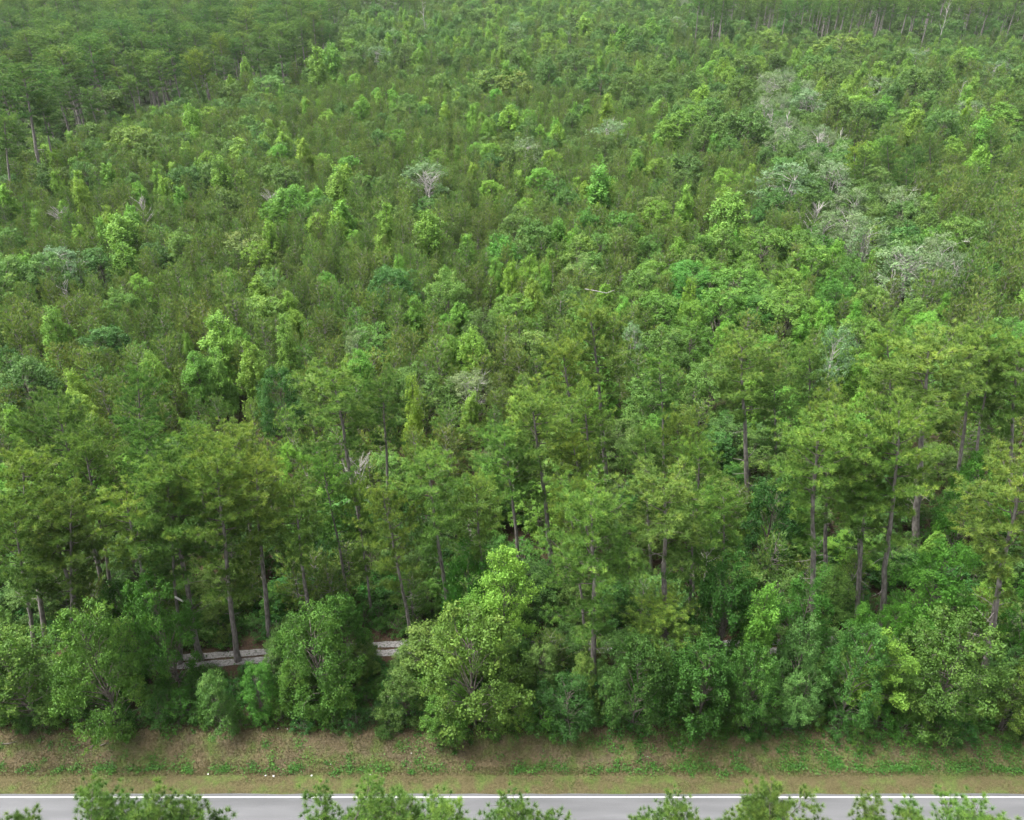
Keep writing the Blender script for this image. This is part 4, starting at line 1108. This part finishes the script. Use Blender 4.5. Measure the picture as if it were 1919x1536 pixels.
for i, ((k, x, y, h, tint, zn), pl) in enumerate(PICK):
    plant(k, x, y, h, TEXT[i], GROUP[zn] + ', ' + NOUN[k], variant(k, zn),
          random.uniform(.85, 1.2) * {'under': 1.25, 'upper': 1.6, 'stand': 1.35, 'thicket': 1.18, 'verge': .62 if k != 'shrub' else 1}.get(zn, 1), random.uniform(-.03, .03), tint, register=False)
print('individuals', count, 'rest', {k: len(v) for k, v in REST.items()})

# ------------------------------------------------------------------ the uncountable remainder, one mass per kind
def mass(name, kind, pts, label):
    if kind + '_far' in PROTO: kind = kind + '_far'
    n = len(pts); nv = len(PROTO[kind])
    used = {ob.data for ob in col.objects if ob.type == 'MESH'}
    avail = [v for v in range(nv) if all(m_ in used for m_ in PROTO[kind][v][0])]
    me = bpy.data.meshes.new(name)
    me.from_pydata([(x, y, ground_z(x, y) - .05) for x, y, h, v in pts], [], [])
    h0 = PROTO[kind][0][1]
    for nm, typ, vals in (('idx', 'INT', [v if v in avail else random.choice(avail) for x, y, h, v in pts]),):
        a = me.attributes.new(nm, typ, 'POINT'); a.data.foreach_set('value', vals)
    a = me.attributes.new('scl', 'FLOAT_VECTOR', 'POINT')
    a.data.foreach_set('vector', [c for x, y, h, v in pts for c in ((lambda s, w_: (s * w_, s * w_, s))(h / h0, random.uniform(.85, 1.25)))])
    a = me.attributes.new('rot', 'FLOAT_VECTOR', 'POINT')
    a.data.foreach_set('vector', [c for _ in pts for c in (random.uniform(-.03, .03), random.uniform(-.03, .03), random.uniform(0, 6.283))])
    o = link(name, me)
    o['kind'] = 'stuff'; o['label'] = label
    ng = bpy.data.node_groups.new(name, 'GeometryNodeTree')
    ng.interface.new_socket('Geometry', in_out='INPUT', socket_type='NodeSocketGeometry')
    ng.interface.new_socket('Geometry', in_out='OUTPUT', socket_type='NodeSocketGeometry')
    gi = ng.nodes.new('NodeGroupInput'); go = ng.nodes.new('NodeGroupOutput'); jn = ng.nodes.new('GeometryNodeJoinGeometry')
    def attr(nm, dt):
        k_ = ng.nodes.new('GeometryNodeInputNamedAttribute'); k_.data_type = dt; k_.inputs['Name'].default_value = nm
        return next(s for s in k_.outputs if s.enabled and s.name == 'Attribute')
    ia, sa, ra = attr('idx', 'INT'), attr('scl', 'FLOAT_VECTOR'), attr('rot', 'FLOAT_VECTOR')
    e2r = ng.nodes.new('FunctionNodeEulerToRotation'); ng.links.new(ra, e2r.inputs[0])
    for v in range(nv):
        cmp_ = ng.nodes.new('FunctionNodeCompare'); cmp_.data_type = 'INT'; cmp_.operation = 'EQUAL'
        ins = [s for s in cmp_.inputs if s.enabled]
        ng.links.new(ia, ins[0]); ins[1].default_value = v
        for me_ in PROTO[kind][v][0]:
            src = next((ob for ob in col.objects if ob.data is me_), None)
            if src is None: continue
            oi = ng.nodes.new('GeometryNodeObjectInfo'); oi.transform_space = 'ORIGINAL'
            oi.inputs['Object'].default_value = src
            ip = ng.nodes.new('GeometryNodeInstanceOnPoints')
            ng.links.new(gi.outputs[0], ip.inputs['Points'])
            ng.links.new(cmp_.outputs[0], ip.inputs['Selection'])
            ng.links.new(oi.outputs['Geometry'], ip.inputs['Instance'])
            ng.links.new(e2r.outputs[0], ip.inputs['Rotation'])
            ng.links.new(sa, ip.inputs['Scale'])
            ng.links.new(ip.outputs[0], jn.inputs[0])
    ng.links.new(jn.outputs[0], go.inputs[0])
    md = o.modifiers.new('scatter', 'NODES'); md.node_group = ng
    return o

MASS = {'young_pine': ('young_pine_thicket', 'dense mass of young pines stretching into the distance'),
        'oak': ('hardwood_forest', 'mass of rounded hardwood crowns in the distance'),
        'gum': ('sweetgum_forest', 'scattered pointed yellow-green trees in the far wood'),
        'pale': ('pale_tree_woods', 'scattered grey-green trees in the far wood'),
        'tall_pine': ('pine_forest', 'mass of tall dark pines along the far edge'),
        'shrub': ('undergrowth', 'low undergrowth outside the main view')}
for k, pts in REST.items():
    if pts: mass(MASS[k][0], k, pts, MASS[k][1])

# ------------------------------------------------------------------ verge: grass, weeds, fallen sticks, litter
M['grass'] = leaf_material('verge_grass', [(0, (.104, .086, .048)), (.35, (.114, .098, .050)), (.6, (.090, .096, .034)), (.8, (.050, .084, .018)), (1, (.034, .074, .013))], transl=.25, hue_var=0, val_var=0)
def noise2(x, y, seed):
    r_ = np.random.default_rng(seed); out = 0
    for k in range(7):
        a, b, c = r_.uniform(-1, 1) * (.5 + .45 * k), r_.uniform(-1, 1) * (.7 + .6 * k), r_.uniform(0, 6.28)
        out = out + np.sin(a * x + b * y + c) / (1 + .25 * k)
    return out / 3.2
def build_grass():
    global rng
    rng = np.random.default_rng(91)
    n = 120000
    x = rng.uniform(-43, 43, n); t = rng.uniform(-.10, 5.2, n); y = ROAD_EDGE + t
    gz = np.array([ground_z(a, b) for a, b in zip(x, y)])
    patch = noise2(x, y, 4) + .35 * noise2(x * 2.7, y * 2.7, 8)
    mown = np.clip((1.45 - t) / .5, 0, 1)
    ditch = np.exp(-((t - 1.75) / .35) ** 2)
    tone = .34 + .30 * patch + .16 * mown + .30 * ditch * (noise2(x * .8, y, 12) > -.05) + .26 * np.clip((x - 8) / 14, 0, 1) * (1 - mown) + rng.normal(size=n) * .12
    ln = np.where(mown > .5, .07, .17) * rng.uniform(.6, 1.5, n) * (1 + .7 * ditch)
    d = rng.normal(size=(n, 3)) * [.7, .7, .15]; d[:, 2] += .75; d = unit(d)
    side = unit(np.cross(d, rng.normal(size=(n, 3)))) * (rng.uniform(.012, .026, n))[:, None]
    b = np.column_stack([x, y, gz - .01])
    V = np.stack([b - side, b + side, b + d * ln[:, None]], 1).reshape(-1, 3)
    o = link('verge_grass', tri_mesh('verge_grass', V, np.arange(n * 3).reshape(-1, 3), M['grass'], np.clip(np.repeat(tone, 3), .02, .98)))
    o['kind'] = 'stuff'; o['label'] = 'dry and green grass covering the verge between road and trees'
    # leafy weeds in the ditch, on the bank and towards the right
    P, TN = [], []
    for _ in range(430):
        q = rng.random()
        if q < .45: cx, ct = rng.uniform(-42, 42), rng.normal(1.8, .2)
        elif q < .80: cx, ct = rng.uniform(6, 42), rng.uniform(1.6, 3.9)
        else: cx, ct = rng.uniform(-42, 42), rng.uniform(2.2, 4.2)
        m = int(rng.uniform(25, 90)); sp = rng.uniform(.10, .30)
        xy = rng.normal(size=(m, 2)) * sp + [cx, ROAD_EDGE + ct]
        z = np.array([ground_z(a, b_) for a, b_ in xy]) + rng.uniform(.03, .30, m) * (sp / .22)
        P.append(np.column_stack([xy, z])); TN.append(np.clip(rng.uniform(.25, .75) + rng.normal(size=m) * .15, 0, 1))
    P = np.concatenate(P)
    v, f, tv = leaves(P, unit(rng.normal(size=(len(P), 3)) * .6 + [0, 0, .8]), np.concatenate(TN), .11)
    o = link('roadside_weeds', tri_mesh('roadside_weeds', v, f, M['shrub'], tv))
    o['kind'] = 'stuff'; o['label'] = 'leafy green weeds along the ditch and bank'; o.color = (1.15, 1.2, 1.0, 1)
    # ground cover under the trees: straw, seedlings
    n = 26000
    x = rng.uniform(-60, 60, n); y = ROAD_EDGE + 4.2 + 34 * rng.random(n) ** 1.4
    dt_ = np.abs(y - np.interp(x, sx, sy)); keep = (dt_ > 1.0) | ((dt_ < .14) & (rng.random(n) < .8)) | ((dt_ > .62) & (rng.random(n) < .7)) | (rng.random(n) < .12)
    x, y = x[keep], y[keep]; n = len(x)
    z = np.array([ground_z(a, b_) for a, b_ in zip(x, y)]) + rng.uniform(.03, .45, n)
    v, f, tv = leaves(np.column_stack([x, y, z]), unit(rng.normal(size=(n, 3)) * .6 + [0, 0, .8]), np.clip(rng.normal(size=n) * .25 + .4, 0, 1), .17)
    o = link('forest_undergrowth', tri_mesh('forest_undergrowth', v, f, M['shrub'], tv))
    o['kind'] = 'stuff'; o['label'] = 'seedlings and low leafy growth on the woodland floor'
build_grass()

def stick(name, pts, rad, mat, label, cat):
    W = Wood(); W.tube(pts, rad, 6)
    o = link(name, W.mesh(name, mat)); o['label'] = label; o['category'] = cat
    return o
def gp(px, py, dz=.05):
    p = at_height(px, py, .1); z = ground_z(p.x, p.y); p = at_height(px, py, z)
    return np.array([p.x, p.y, ground_z(p.x, p.y) + dz])
for a, b, c, lab in [((170, 1402), (180, 1392), (190, 1386), 'longer fallen branch lying on the bank below the bright green tree'), ((188, 1397), (196, 1394), (203, 1390), 'shorter fallen branch lying on the bank below the bright green tree'),
                     ((2, 1394), (18, 1393), (32, 1388), 'thin fallen branch lying on the bank at the left edge')]:
    stick('fallen_branch', [gp(*a), gp(*b, .09), gp(*c)], [.035, .03, .015], M['wood_bark'], lab, 'branch')
Yb = at_height(376, 1235, .53).y - 1.0
p0, p1 = at_depth(327, 1118, Yb), at_depth(343, 1127, Yb)
stick('broken_limb', [p0, (p0 + p1) / 2 + Vector((0, 0, .02)), p1], [.07, .075, .055], simple_mat('split_wood', (.62, .60, .55)), 'short white splintered limb caught beside the long grey leaning trunk', 'branch')
Yf = at_height(1100, 545, 10).y
q = [at_depth(x_, y_, Yf) for x_, y_ in ((1096, 541), (1118, 545), (1136, 549), (1152, 543))]
stick('fallen_limb', q, [.05, .05, .04, .02], M['pale_bark'], 'white fallen limb lying across crowns above the tallest middle pine', 'branch')

M['litter'] = simple_mat('white_scrap', (.36, .36, .34), .6, .3)
LIT = [(498, 1454, .16, 'flattened white scrap, left of a close pair on the verge'), (513, 1455, .20, 'larger white scrap, right of a close pair on the verge'), (584, 1454, .19, 'crumpled white scrap below the light green domed tree'),
       (694, 1452, .15, 'white scrap on the verge just left of the large olive tree'), (620, 1433, .11, 'small white scrap up on the bank below the light green domed tree'), (771, 1413, .10, 'tiny white scrap on the bank below the yellowing pine'),
       (521, 1366, .12, 'white scrap at the foot of the trees left of the domed tree'), (539, 1367, .10, 'white scrap at the tree foot nearest the domed tree'), (1213, 1420, .10, 'tiny white scrap on the bank below the short pine'),
       (1456, 1409, .12, 'yellowish scrap on the bank under the pale saplings'), (390, 1451, .16, 'white scrap at the grass edge below the grey-green sapling')]
for px, py, sz, lab in LIT:
    c = gp(px, py, .06); r_ = np.random.default_rng(int(px))
    sz *= .5
    V = [(c[0] + sz * (i / 3 - .5) * 1.2 + r_.normal() * sz * .08, c[1] + sz * (j / 3 - .5) + r_.normal() * sz * .08, c[2] + r_.uniform(-.2, .45) * sz) for j in range(4) for i in range(4)]
    T = []
    for j in range(3):
        for i in range(3):
            a = j * 4 + i; T += [(a, a + 1, a + 5), (a, a + 5, a + 4)]
    o = link('paper_scrap', tri_mesh('paper_scrap', V, T, M['litter'])); o['label'] = lab; o['category'] = 'litter'; o['group'] = 'litter on the verge'

# ------------------------------------------------------------------ thin summer haze over the wood
def build_haze():
    x0, x1, y0, y1, z0, z1 = -4100, 4100, -450, 5100, -1.5, CAM_H + 2
    V = [(x, y, z) for z in (z0, z1) for y in (y0, y1) for x in (x0, x1)]
    F = [(0, 2, 3), (0, 3, 1), (4, 5, 7), (4, 7, 6), (0, 1, 5), (0, 5, 4), (2, 6, 7), (2, 7, 3), (0, 4, 6), (0, 6, 2), (1, 3, 7), (1, 7, 5)]
    m, n, out = new_mat('haze')
    v = n.nodes.new('ShaderNodeVolumePrincipled')
    v.inputs['Color'].default_value = (.86, .92, 1, 1)
    v.inputs['Density'].default_value = HAZE
    v.inputs['Anisotropy'].default_value = .2
    n.links.new(v.outputs[0], out.inputs['Volume'])
    o = link('haze', tri_mesh('haze', V, F, m)); o['kind'] = 'stuff'; o['label'] = 'thin pale haze over the distant wood'
HAZE = .00005
build_haze()
